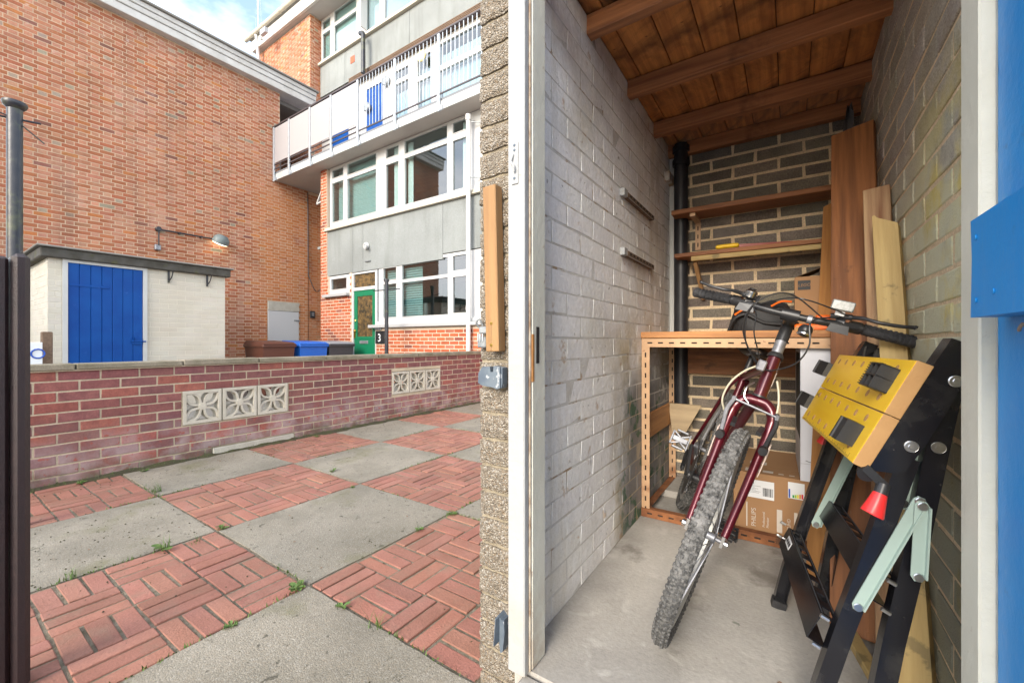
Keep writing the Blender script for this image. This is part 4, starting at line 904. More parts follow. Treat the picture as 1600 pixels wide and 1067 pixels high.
# door frame
fr = empty('door_frame', (-.6, .95, .15), label='chipped white painted timber door frame of the store', cat='door frame')
def fbox(name, mt, a, b, ch=.002, parent=fr, **k): q = MB(); q.box(a, b, ch); return q.build(name, mt, parent, smooth=False, **k)
fbox('left_face_board', 'white_frame', (-.633, .922, .152), (-.5795, .945, 2.2), .003)
fbox('left_edge_strip', 'chip', (-.630, .9455, .152), (-.5765, .9545, 2.2), .002)
fbox('left_stop', 'cream_frame', (-.631, .955, .152), (-.575, 1.0265, 2.2), .003)
fbox('right_jamb', 'cream_frame', (.2455, .940, .152), (.2985, 1.022, 2.2), .003)
fbox('head', 'white_frame', (-.575, .93, 2.12), (.245, 1.02, 2.2), .003)
q = MB(); q.box((-.619, .9185, 1.46), (-.598, .9215, 1.572), .001); sp = q.build('keep_plate', 'white_frame', fr, smooth=False)
q = MB()
for z in (1.475, 1.55, 1.563): disc(q, (-.609, .919, z), (0, -1, 0), .004, .002, 10)
q.build('screw', 'hasp', sp); q = MB(); q.ring(spline([(-.612, .917, 1.54), (-.616, .912, 1.52), (-.606, .910, 1.505), (-.606, .913, 1.49)], 4), .0035, 6); q.build('hook', 'white_frame', sp)
q = MB(); q.box((-.5748, .975, .98), (-.5735, .99, 1.08)); q.build('latch_slot', 'slot', fr, smooth=False); q = MB(); q.box((-.5775, .953, .93), (-.5742, .966, 1.06), .002); q.build('bare_chip', 'pine_orange', fr, smooth=False)
# pillar hardware: batten, hasp, two brackets
bt = plank('timber_batten', (-.681, .933, 1.012), (-.693, .933, 1.473), .044, .034, (0, -1, 0), 'weathered_wood', label='honey coloured timber batten screwed upright to the block pillar', cat='batten', ch=.002)
for z in (1.03, 1.09):
    q = MB(); disc(q, (-.684, .9165, z), (0, -1, 0), .0045, .0022, 12); q.build('screw', 'brass', bt)
    q = MB(); q.box((-.6865, .9155, z-.0006), (-.6815, .9145, z+.0006)); q.build('screw_slot', 'slot', bt)
q = MB(); q.box((-.6845, .9158, 1.013), (-.6838, .9164, 1.085)); q.build('split', 'slot', bt)
q = MB(); q.box((-.742, .925, 1.022), (-.712, .955, 1.053), .003); q.box((-.742, .932, 1.062), (-.712, .955, 1.082), .003); hs = q.build('hasp', 'dullmetal', smooth=False, label='zinc staple and hasp fixed beside the timber batten', cat='hasp')
q = MB(); q.ring(spline([(-.742, .94, 1.078), (-.748, .93, 1.092), (-.738, .93, 1.104), (-.732, .94, 1.085)], 5), .003, 8); q.build('loop', 'dullmetal', hs)
q = MB()
for x in (-.737, -.730, -.721): q.ring([(x, .925, 1.040), (x, .925, 1.062)], .0032, 8)
q.build('pin', 'dullmetal', hs, kind='stuff')
q = MB(); q.prism([(-.737, .922), (-.722, .915), (-.685, .912), (-.672, .908), (-.655, .912), (-.652, .925), (-.652, .968), (-.682, .972), (-.684, .955), (-.693, .955), (-.695, .970), (-.722, .968), (-.736, .950)], 0, 1, lambda a, b, d: (a, .924+.024*d, b)); k1 = q.build('drop_bracket', 'hasp', smooth=False, label='slate-blue notched steel bracket bolted below the timber batten', cat='bracket')
q = MB(); q.box((-.664, .918, .912), (-.656, .9238, .97)); q.build('flange', 'hasp', k1, smooth=False)
q = MB(); q.prism([(-.668, .285), (-.655, .275), (-.648, .278), (-.646, .24), (-.652, .19), (-.660, .183), (-.664, .21), (-.668, .215)], 0, 1, lambda a, b, d: (a, .925+.03*d, b)); k2 = q.build('drop_bracket', 'hasp', smooth=False, label='small bent slate-blue steel bracket near the foot of the pillar', cat='bracket')
q = MB(); q.hexa([(-.669, .905, .215), (-.663, .900, .215), (-.663, .94, .215), (-.669, .94, .215), (-.669, .913, .283), (-.663, .908, .283), (-.663, .94, .283), (-.669, .94, .283)]); q.build('flange', 'hasp', k2, smooth=False)
# roof: boards run front to back, joists left to right
ro = empty('roof', (-.16, 1.9, 2.26), label='low roof of orange-brown boards on dark timber joists over the store', cat='roof')
x = -.70
while x < .36:
    w = random.choice((.118, .125, .131, .136)); q = plank('board', (x+w/2, .90, TOP+.016+random.uniform(0, .002)), (x+w/2, 2.84, TOP+.016+random.uniform(0, .002)), w-.003, .02, (0, 0, 1), 'ceiling_board', ro); x += w
for y, a in ((1.463, 0), (1.93, .004), (2.38, 0), (2.715, -.004)):
    plank('joist', (-.66, y, 2.226), (.36, y+a, 2.226), .047, .074, (0, 0, 1), 'joist_wood', ro, ch=.003)
q = MB(); q.box((-.78, .86, 2.300), (.45, 2.9, 2.34)); q.build('roofing_felt', 'roofdark', ro, smooth=False)
# opened blue door on the right
bd = empty('blue_plank_door', (.262, .93, .17), label='bright blue plank door swung open at the right edge', cat='door')
y = .932
for k in range(7):
    q = MB(); q.box((.2625, y-.1185, .165), (.285, y-.0005, 2.10), .003); q.build('plank', 'blue_door', bd, smooth=False); y -= .1195
for z in (.28, 1.071, 1.86):
    q = MB(); q.prism([(.884, z+.004), (.881, z+.05), (.879, z+.09), (.884, z+.146), (.12, z+.146), (.12, z+.002)], .2225, .262, lambda a, b, d: (d, a, b)); lg = q.build('ledge', 'blue_door', bd, smooth=False)
    for yy, zz in ((.862, z+.028), (.862, z+.118), (.80, z+.035)):
        q = MB(); disc(q, (.2225, yy, zz), (-1, 0, 0), .0042, .0016, 12); q.build('nail_head', 'blue_door', lg)
q = MB(); n = 120; vs = []; fs = []
for i in range(n+1):
    z = .16+1.94*i/n; vs += [(.2617, .9335, z), (.2617, .9335-random.choice((.002, .003, .004, .0015, .007)), z+random.uniform(-.004, .004))]
for i in range(n): fs.append((2*i, 2*i+1, 2*i+3, 2*i+2))
q.add(vs, fs); q.build('overpainted_edge', 'white_frame', bd, smooth=False)
q = MB(); q.ring(spline([(.258, .845, 1.055), (.254, .83, 1.058), (.252, .815, 1.063)], 4), .002, 6); q.build('cobweb_wisp', 'chip', bd)
# soil pipe, boxed panel at its foot
sp_ = empty('soil_pipe', (-.555, 2.69, .6), label='black vertical soil pipe in the rear left corner', cat='pipe')
q = MB(); q.ring([(-.553, 2.69, .55), (-.553, 2.69, 2.25)], .040, 24); q.build('pipe', 'soilpipe', sp_)
for z in (2.12, 2.2): q = MB(); q.ring([(-.553, 2.69, z), (-.553, 2.69, z+.035)], .049, 24); q.build('collar', 'soilpipe', sp_)
q = MB(); q.hexa([(-.585, 2.60, .497), (-.51, 2.60, .497), (-.51, 2.62, .497), (-.585, 2.62, .497), (-.61, 2.62, .665), (-.425, 2.62, .665), (-.425, 2.64, .665), (-.61, 2.64, .665)]); tag(q.build('board_offcut', 'offcut', smooth=False), 'tapered beige board offcut at the foot of the soil pipe', 'board')
q = MB(); q.box((-.62, 2.45, .15), (-.30, 2.745, .19), .006); tag(q.build('concrete_plinth', 'gfloor', smooth=False), 'low concrete plinth on the floor below the soil pipe', 'plinth')
q = MB(); q.box((-.629, 2.72, 1.0), (-.595, 2.749, 2.19), .003); tag(q.build('corner_strip', 'white_paint', smooth=False), 'narrow white painted strip in the rear left corner', 'trim')
q = MB(); q.box((-.631, 2.60, 2.015), (-.60, 2.72, 2.075), .004); tag(q.build('wall_stub', 'mort_white', smooth=False), 'broken white brick stub high on the left wall near the corner', 'brick')
# slotted angle brackets on the left wall
for z, nm in ((1.705, 'upper'), (1.44, 'lower')):
    r = empty('wall_angle', (-.62, 2.05, z), label='%s slotted metal angle with rusty face on the white wall' % nm, cat='bracket', group='slotted angles on the white wall')
    q = MB(); q.box((-.6285, 1.845, z-.012), (-.605, 2.28, z+.012), .002); q.build('angle', 'old_grey_wood', r, smooth=False)
    q = MB(); q.box((-.6287, 1.80, z-.014), (-.606, 1.8445, z+.020), .002); q.box((-.6049, 1.85, z-.0145), (-.6040, 2.28, z-.0121)); q.build('painted_edge', 'white_frame', r, smooth=False, kind='stuff')
    for i in range(8):
        q = MB(); q.box((-.6049, 1.87+i*.052, z-.004), (-.6035, 1.895+i*.052, z+.004)); q.build('slot', 'slot', r, smooth=False)
# ------------------------------------------------------------------ slotted angle bench
bn = empty('steel_bench', (-.25, 2.3, .15), label='tan slotted-angle bench frame with a timber top', cat='bench')
def angle(name, p0, p1, a, b, m_='angle', n=0, sd=None, par=bn):
    """L section: two flanges given as (vector) from the corner line p0-p1, slots cut shown as inlaid gaps on flange a"""
    p0, p1, a, b = Vector(p0), Vector(p1), Vector(a), Vector(b); t = .0022; an, bn2 = a.normalized(), b.normalized()
    q = MB(); q.hexa([p0, p0+a, p0+a+bn2*t, p0+bn2*t, p1, p1+a, p1+a+bn2*t, p1+bn2*t]); q.hexa([p0+bn2*t, p0+b, p0+b+an*t, p0+bn2*t+an*t, p1+bn2*t, p1+b, p1+b+an*t, p1+bn2*t+an*t])
    o = q.build(name, m_, par, smooth=False); d = (p1-p0); L = d.length; d.normalize(); k = int(L/.052)
    ms = MB()
    for i in range(k):
        c = p0+d*(.03+i*.052)+a*.5-bn2*.0012; h = an*.0035
        ms.hexa([c-h, c+h, c+h+bn2*.002, c-h+bn2*.002]+[x_+d*.024 for x_ in (c-h, c+h, c+h+bn2*.002, c-h+bn2*.002)])
    if ms.v: ms.build('slot', 'slot', o, smooth=False, kind='stuff')
    return o
yF, yR, xL, xR_ = 2.12, 2.70, -.626, .15
angle('front_rail', (xL, yF, 1.054), (xR_, yF, 1.054), (0, 0, -.042), (0, .036, 0))
angle('leg', (xL, yF+.001, .15), (xL, yF+.001, 1.012), (.040, 0, 0), (0, .036, 0)); angle('leg', (xL, yR, .15), (xL, yR, 1.03), (.040, 0, 0), (0, .036, 0))
angle('leg', (xR_, yR, .15), (xR_, yR, 1.03), (-.040, 0, 0), (0, .036, 0))
angle('base_rail', (xL, yF-.006, .195), (.10, yF-.006, .195), (0, 0, -.042), (0, .036, 0), 'rust'); angle('side_rail', (xL+.002, yF+.03, .195), (xL+.002, yR, .195), (0, 0, -.04), (.036, 0, 0), 'rust'); angle('side_rail', (xL+.002, yF+.03, 1.05), (xL+.002, yR, 1.05), (0, 0, -.04), (.036, 0, 0))
plank('top_board', (xL-.002, 2.19, 1.0725), (.155, 2.19, 1.0725), .155, .031, (0, 0, 1), 'worktop_wood', bn)
for y in (2.35, 2.51, 2.66): plank('top_board', (xL-.002, y, 1.0725), (.155, y, 1.0725), .152, .031, (0, 0, 1), 'worktop_wood', bn)
plank('side_board', (-.612, 2.13, .60), (-.612, 2.71, .60), .125, .018, (1, 0, 0), 'worktop_wood', bn)
plank('back_board', (-.60, 2.71, .93), (.15, 2.71, .93), .17, .018, (0, -1, 0), 'plank_brown', bn)
# ------------------------------------------------------------------ shelves
sh = empty('upper_shelf', (-.2, 2.62, 1.8), label='upper brown plank shelf on a slotted bracket against the rear wall', cat='shelf')
plank('board', (-.58, 2.645, 1.800), (.215, 2.645, 1.797), .18, .027, (0, 0, 1), 'shelf_wood', sh)
def sbr(par, x, z0, z1, m_='angle'):
    q = MB(); q.box((x-.015, 2.742, z0), (x+.015, 2.746, z1)); o = q.build('bracket', m_, par, smooth=False)
    if m_ == 'angle':
        for i in range(int((z1-z0)/.05)): q = MB(); q.box((x-.003, 2.740, z0+.02+i*.05), (x+.003, 2.7425, z0+.045+i*.05)); q.build('slot', 'slot', o, smooth=False)
sbr(sh, -.465, 1.60, 1.783)
q = MB(); q.box((-.48, 2.57, 1.765), (-.45, 2.74, 1.785)); q.build('bracket_arm', 'angle', sh, smooth=False)
s2 = empty('lower_shelf', (-.2, 2.62, 1.53), label='lower plank shelf edged with a pale batten, yellow saw lying on it', cat='shelf')
plank('board', (-.565, 2.645, 1.545), (.215, 2.645, 1.540), .17, .022, (0, 0, 1), 'shelf_wood', s2)
plank('edge_batten', (-.472, 2.575, 1.519), (.215, 2.575, 1.513), .024, .026, (0, 0, 1), 'pine_pale', s2)
q = MB(); q.beam((-.455, 2.60, 1.505), (-.43, 2.73, 1.30), .03, .02, (1, 0, 0)); q.build('timber_bracket', 'weathered_wood', s2, smooth=False)
plank('end_support', (.20, 2.66, 1.15), (.20, 2.66, 1.79), .10, .02, (1, 0, 0), 'plank_brown', s2)
sw = empty('hand_saw', (-.27, 2.62, 1.57), label='hand tool with bright yellow handle and thin red blade on lower shelf', cat='saw')
q = MB(); q.ring(spline([(-.345, 2.575, 1.570), (-.31, 2.58, 1.571), (-.25, 2.585, 1.572), (-.23, 2.59, 1.569)], 5), [.006]+[.0125]*13+[.010, .006], 10); q.build('handle', 'sawyellow', sw)
q = MB(); q.hexa([(-.235, 2.588, 1.560), (.15, 2.66, 1.560), (.15, 2.663, 1.560), (-.235, 2.592, 1.560), (-.235, 2.588, 1.577), (.15, 2.66, 1.567), (.15, 2.663, 1.567), (-.235, 2.592, 1.577)]); q.build('blade', 'darkred', sw, smooth=False)
# ------------------------------------------------------------------ things on the bench
cb = empty('cardboard_toy_box', (.085, 2.4, 1.088), label='open brown cardboard box with a dark logo square on the bench', cat='box')
def bx(name, mt, a, b, par, ch=0, **k): q = MB(); q.box(a, b, ch); return q.build(name, mt, par, smooth=False, **k)
z0, z1, xa, xb_, ya, yb_ = 1.089, 1.345, .022, .175, 2.38, 2.60
bx('front', 'card', (xa, ya, z0), (xb_, ya+.004, z1), cb); bx('back', 'cardin', (xa, yb_-.004, z0), (xb_, yb_, z1), cb); bx('side', 'card', (xa, ya+.0042, z0), (xa+.004, yb_-.0042, z1), cb); bx('side', 'card', (xb_-.004, ya+.0042, z0), (xb_, yb_-.0042, z1), cb)
q = MB(); q.hexa([(xa, ya+.01, z1), (xa+.003, ya+.01, z1), (xa+.003, yb_-.01, z1), (xa, yb_-.01, z1), (xa+.10, ya+.06, z1+.045), (xa+.103, ya+.06, z1+.045), (xa+.103, yb_, z1+.045), (xa+.10, yb_, z1+.045)]); q.build('flap', 'cardin', cb, smooth=False)
lg = bx('logo_square', 'ink', (xa+.012, ya-.0010, z1-.062), (xa+.061, ya-.0002, z1-.018), cb)
text('LEGO', .019, (xa+.0135, ya-.0016, z1-.047), (1, 0, .04), (.12, 0, 1), 'card', cb)
bg_ = empty('black_bag', (-.11, 2.4, 1.09), label='slumped black nylon bag with orange straps on the bench', cat='bag')
q = MB(); n = 22; k = 9; vs = []; fs = []
for i in range(n):
    a = 2*pi*i/n
    for j in range(k):
        t = j/(k-1); r = (1-.35*t**1.6)*(1+.07*sin(3*a+4*t)+.05*sin(7*a+9*t)+.03*sin(13*a)); zz = 1.089+.135*t+.018*sin(2*a+1)*t
        if j == k-1: r *= .55
        vs.append((-.115+.145*r*cos(a), 2.36+.09*r*sin(a), zz))
vs.append((-.11, 2.36, 1.228))
for i in range(n):
    for j in range(k-1): fs.append((i*k+j, ((i+1) % n)*k+j, ((i+1) % n)*k+j+1, i*k+j+1))
    fs.append((i*k+k-1, ((i+1) % n)*k+k-1, len(vs)-1))
q.add(vs, fs); q.build('body', 'bag', bg_)
for p in ([(-.22, 2.28, 1.17), (-.19, 2.275, 1.19), (-.165, 2.28, 1.195)], [(-.07, 2.285, 1.205), (-.03, 2.28, 1.225), (.01, 2.29, 1.222)], [(.012, 2.27, 1.11), (.02, 2.26, 1.14), (.015, 2.27, 1.16)]):
    q = MB(); q.ring(spline(p, 5), .0045, 6); q.build('strap', 'orange', bg_)
q = MB(); q.ring(spline([(-.25, 2.30, 1.09), (-.22, 2.27, 1.15), (-.17, 2.27, 1.17), (-.10, 2.27, 1.13), (-.02, 2.28, 1.12)], 6), .008, 6); q.build('handle', 'bag', bg_)
ot = empty('orange_tray', (.08, 2.27, 1.09), label='bright orange plastic tool tray behind the handlebar on the bench', cat='tray')
bx('tray', 'orange', (.02, 2.24, 1.089), (.15, 2.34, 1.118), ot, .006); bx('block', 'orange', (.095, 2.235, 1.1185), (.150, 2.30, 1.155), ot, .006); bx('insert', 'mdf', (.02, 2.232, 1.089), (.09, 2.239, 1.104), ot)
# ------------------------------------------------------------------ boxes under the bench
mc = empty('monitor_carton', (-.06, 2.4, .15), label='large brown monitor carton with printed labels on the floor under the bench', cat='box')
A0, A1, B0, B1, T0 = -.215, .145, 2.165, 2.66, .445
bx('carton', 'card', (A0, B0, .152), (A1, B1, T0), mc, .003); bx('tape_seam', 'cardin', (A0+.002, B0+.11, T0+.0002), (A1-.002, B0+.113, T0+.0012), mc)
yq = B0-.0012
def lab(name, mt, x0, x1, z0_, z1_, d=0): return bx(name, mt, (x0, yq-.0006-d, z0_), (x1, yq-d, z1_), mc)
lab('shipping_label', 'label', -.165, -.055, .335, .415)
for i in range(14): w = random.choice((.0015, .0025, .001)); lab('barcode_bar', 'ink', -.098+i*.0029, -.098+i*.0029+w, .348, .385, .0008)
for i in range(9): lab('barcode_bar', 'ink', -.165+.003+i*.0035, -.165+.0048+i*.0035, .395, .412, .0008)
for i in range(6): lab('printed_line', 'ink', -.150, -.150+random.uniform(.02, .045), .388-i*.006, .389-i*.006, .0008)
text('24', .016, (-.160, yq-.0018, .345), (0, 0, 1), (-1, 0, 0), 'ink', mc)
text('PHILIPS', .026, (-.125, yq-.0008, .205), (0, 0, 1), (-1, 0, 0), 'cardink', mc)
lab('printed_panel', 'cardink', -.163, -.158, .20, .31); lab('printed_panel', 'cardink', -.045, -.025, .20, .30); lab('printed_panel', 'cardink', .018, .030, .20, .30)
text('Professional', .014, (-.09, yq-.0008, .21), (0, 0, 1), (-1, 0, 0), 'cardink', mc); text('Monitor', .014, (-.075, yq-.0008, .21), (0, 0, 1), (-1, 0, 0), 'cardink', mc)
text('27"UHD', .018, (.005, yq-.0008, .205), (0, 0, 1), (-1, 0, 0), 'cardink', mc)
lab('energy_label', 'label', -.004, .055, .36, .43)
lab('energy_flag', 'bluelab', -.002, .004, .362, .40, .0008)
for i, mm_ in enumerate(MT['elabels']): bx('energy_bar', mm_, (.012+i*.008, yq-.0016, .364), (.0185+i*.008, yq-.0008, .376+i*.002), mc)
for a, b, c, d in ((-.17, -.11, 2.19, 2.24), (-.10, -.06, 2.20, 2.23), (-.16, -.09, 2.33, 2.38)): bx('top_label', 'cardink', (a, c, T0+.0004), (b, d, T0+.0011), mc)
for i in range(4): bx('top_print', 'cardink', (-.04+i*.04, 2.20, T0+.0004), (-.02+i*.04, 2.212, T0+.0009), mc)
wb = empty('white_carton', (.08, 2.4, .45), label='tall white carton standing on the brown monitor carton', cat='box')
q = MB(); q.hexa([(.040, 2.15, T0+.002), (.148, 2.15, T0+.002), (.145, 2.60, T0+.002), (.028, 2.60, T0+.002), (.040, 2.15, 1.045), (.148, 2.15, 1.045), (.145, 2.60, 1.045), (.028, 2.60, 1.045)]); q.build('carton', 'whitebox', wb, smooth=False)
q = MB(); q.hexa([(.0392, 2.16, .62), (.0385, 2.16, .62), (.029, 2.5, .62), (.0297, 2.5, .62), (.0392, 2.16, .99), (.0385, 2.16, .99), (.029, 2.5, .99), (.0297, 2.5, .99)]); q.build('side_print', 'ink', wb, smooth=False)
q = MB(); q.ring(spline([(.058, 2.149, .535), (.075, 2.149, .530), (.10, 2.149, .531)], 4), .0012, 5); q.build('handle_cut', 'slot', wb)
bx('base_seam', 'boxside', (.041, 2.1492, .520), (.147, 2.1498, .5215), wb)
# ------------------------------------------------------------------ planks leaning in the right corner
def lean(nm, b, t, w, th, face, m_, lab_, cat='plank', **k): return plank(nm, b, t, w, th, face, m_, label=lab_, cat=cat, **k)
lean('leaning_plank', (.175, 1.60, .160), (.222, 2.24, 1.93), .142, .028, (-.35, -.9, .33), 'plank_brown', 'wide dark brown scaffold plank leaning in the right rear corner')
lean('leaning_plank', (.130, 1.875, .153), (.215, 2.43, 1.70), .19, .026, (-.62, -.66, .25), 'pine_orange', 'orange pine board half hidden behind the wide brown plank')
lean('leaning_post', (.235, 1.47, .153), (.262, 1.955, 1.575), .072, .060, (-.25, -.92, .3), 'post_wood', 'brown square post with pale worn corner beside the brown plank', 'post')
lean('leaning_batten', (.262, 1.385, .153), (.266, 1.82, 1.455), .062, .045, (-.35, -.9, .3), 'pine_pale', 'pale weathered fence batten with a cut point against right wall', 'batten', end=.05)
plank('floor_batten', (.150, 1.60, .166), (.200, 1.36, .166), .034, .024, (0, 0, 1), 'pine_pale', label='short yellow pine batten lying on the floor behind the folding bench', cat='batten')
q = MB(); q.beam((.165, 1.93, .153), (.20, 2.20, 1.02), .07, .04, (-1, 0, 0)); tag(q.build('timber_offcut', 'pine_orange', smooth=False), 'short light timber offcut standing behind the folding bench', 'timber')
q = MB(); vs = []; fs = []; n = 9
for i in range(n+1):
    for j in range(7):
        t = j/6; vs.append((.245+.045*cos(i*.9+t*2)*(.3+.7*t)*.8, 2.60+.03*sin(i*1.4+t*3)+.01*i*0, 2.19-.20*t-.01*sin(i*2.1)))
for i in range(n):
    for j in range(6): fs.append((i*7+j, (i+1)*7+j, (i+1)*7+j+1, i*7+j+1))
q.add(vs, fs); tag(q.build('plastic_sheet', 'cloth'), 'crumpled grey plastic sheet hanging in the right rear corner', 'plastic sheet')
#@@PART4
# ================================================================== BICYCLE
th, lean_ = .165, .375
f_ = Vector((sin(th), -cos(th), 0)); l_ = Vector((cos(th), sin(th), 0)); zz_ = Vector((0, 0, 1))
up_ = zz_*cos(lean_)+l_*sin(lean_); lf_ = l_*cos(lean_)-zz_*sin(lean_)
Mb = Matrix((f_, lf_, up_)).transposed().to_4x4(); Mb.translation = (-.322, 1.322, .158)
bk = empty('bicycle', mw=Mb, label='maroon mountain bicycle with dusty knobbly tyres leaning inside the store', cat='bicycle')
def P(name, mt, q, par=None, **k): return q.build(name, mt, par or bk, local=True, **k)
def tube(name, mt, pts, r, par=None, n=12, **k): q = MB(); q.ring(pts, r, n); return P(name, mt, q, par, **k)
def wheel(cx, nm, cas=False):
    R = .309; r = .0205; q = MB(); N = 96
    q.ring([(cx+R*cos(2*pi*i/N), 0, .332+R*sin(2*pi*i/N)) for i in range(N)], r, 14, closed=True)
    w = P(nm, 'tyre', q)
    q = MB()
    for i in range(104):
        for row, off in ((-1.0, 0), (-.40, .5), (.40, 0), (1.0, .5)):
            a = 2*pi*(i+off)/104; ang = row; rr = r+.0014
            ce = Vector((cx+(R+rr*cos(ang))*cos(a), rr*sin(ang), .332+(R+rr*cos(ang))*sin(a)))
            nrm = Vector((cos(ang)*cos(a), sin(ang), cos(ang)*sin(a))); tg = Vector((-sin(a), 0, cos(a))); sd2 = nrm.cross(tg)
            hl, hw, hh = .0048+random.uniform(-.0006, .0006), .0042, .0019
            L = []
            for hgt, k in ((-hh, 1), (hh, .78)):
                for s_, t_ in ((-1, -1), (1, -1), (1, 1), (-1, 1)): L.append(ce+nrm*hgt+tg*hl*k*s_+sd2*hw*k*t_)
            q.hexa(L)
    P('tread', 'tyre', q, w, smooth=False, kind='stuff')
    q = MB(); prof = [(.279, -.013), (.284, -.012), (.286, -.010), (.262, -.010), (.256, -.004), (.256, .004), (.262, .010), (.286, .010), (.284, .012), (.279, .013), (.262, .0125), (.252, .006), (.252, -.006), (.262, -.0125), (.279, -.013)]
    q.lathe(prof, 64, cylM((cx, 0, .332), (0, 1, 0))); P('rim', 'rim', q, w)
    q = MB(); q.ring([(cx, -.05, .332), (cx, .05, .332)], .006, 10); q.ring([(cx, -.032, .332), (cx, -.028, .332), (cx, .028, .332), (cx, .032, .332)], [.021, .012, .012, .021], 14); P('hub', 'greymetal', q, w)
    for i in range(32):
        a = 2*pi*i/32; b = a+(.42 if (i//2) % 2 else -.42); s = 1 if i % 2 else -1; q = MB()
        q.ring([(cx+.02*cos(b), s*.03, .332+.02*sin(b)), (cx+.256*cos(a), s*.002, .332+.256*sin(a))], .0011, 4, cap=False); P('spoke', 'greymetal', q, w)
    return w
fwh = wheel(0, 'front_wheel'); rwh = wheel(-1.05, 'rear_wheel')
# fork
fk = MB()
for s in (-1, 1): fk.ring(spline([(-.186, 0, .742), (-.182, s*.028, .738), (-.172, s*.052, .712), (-.158, s*.058, .66), (-.08, s*.055, .49), (-.004, s*.05, .345)], 7), [.017]*14+[.0165-.0055*i/21 for i in range(22)], 14)
fko = P('fork', 'maroon', fk)
for s in (-1, 1):
    q = MB(); q.box((-.012, s*.05-.004, .318), (.010, s*.05+.004, .352)); disc(q, (0, s*.054, .332), (0, s, 0), .010, .012, 12); P('dropout', 'chrome', q, fko)
    q = MB()
    a = Vector((-.122, s*.072, .57)); c_ = Vector((-.05, s*.066, .43))
    q.ring(spline([(-.155, s*.0755, .63), (-.145, s*.076, .60), (-.13, s*.075, .57), (-.12, s*.0735, .60), (-.13, s*.075, .625), (-.11, s*.0733, .55), (-.10, s*.072, .53)], 5), .0016, 5); P('decal', 'decal', q, fko)
tube('head_tube', 'maroon', [(-.189, 0, .757), (-.235, 0, .888)], .0195, n=18)
q = MB(); q.ring([(-.1875, 0, .752), (-.189, 0, .758)], .0235, 18); q.ring([(-.2345, 0, .887), (-.2385, 0, .897), (-.241, 0, .905)], [.0245, .0235, .019], 18); P('headset', 'bikeblack', q)
tube('down_tube', 'maroon', [(-.197, 0, .785), (-.62, 0, .30)], .0175, n=14); tube('top_tube', 'maroon', [(-.229, 0, .862), (-.772, 0, .775)], .0155, n=14); tube('seat_tube', 'maroon', [(-.62, 0, .30), (-.785, 0, .80)], .0155, n=14)
for s in (-1, 1):
    tube('chain_stay', 'maroon', [(-.635, s*.02, .298), (-.78, s*.045, .305), (-1.05, s*.062, .332)], .0095); tube('seat_stay', 'maroon', [(-.775, s*.018, .765), (-.80, s*.035, .72), (-1.05, s*.062, .335)], .0085)
tube('decal', 'decal', [(-.206, .0195, .80), (-.222, .0195, .845)], .003, n=5)
for i in range(5): q = MB(); q.ring([(-.192-.0065*i, .0165, .775+.0185*i), (-.196-.0065*i, .0165, .787+.0185*i)], .0035, 5); P('decal', 'decal', q)
# seat
tube('seat_post', 'bikeblack', [(-.785, 0, .79), (-.81, 0, .873)], .013)
q = MB(); vs = []; fs = []; prof = [(-.96, .060, .012), (-.94, .072, .018), (-.88, .070, .022), (-.82, .045, .016), (-.74, .024, .012), (-.69, .018, .008), (-.675, .008, .004)]; n = 14
for x_, w_, h_ in prof:
    for k in range(n): a = 2*pi*k/n; vs.append((x_, w_*cos(a), .905+h_*sin(a)*(1 if sin(a) > 0 else 1.7)-(.01 if x_ > -.8 else 0)))
for i in range(len(prof)-1):
    for k in range(n): fs.append((i*n+k, i*n+(k+1) % n, (i+1)*n+(k+1) % n, (i+1)*n+k))
fs += [tuple(range(n))[::-1], tuple((len(prof)-1)*n+k for k in range(n))]; q.add(vs, fs); P('saddle', 'bikeblack', q)
q = MB()
for s in (-1, 1): q.ring(spline([(-.70, 0, .895), (-.76, s*.02, .878), (-.84, s*.022, .878), (-.93, s*.03, .895)], 4), .0035, 6)
P('saddle_rail', 'greymetal', q)
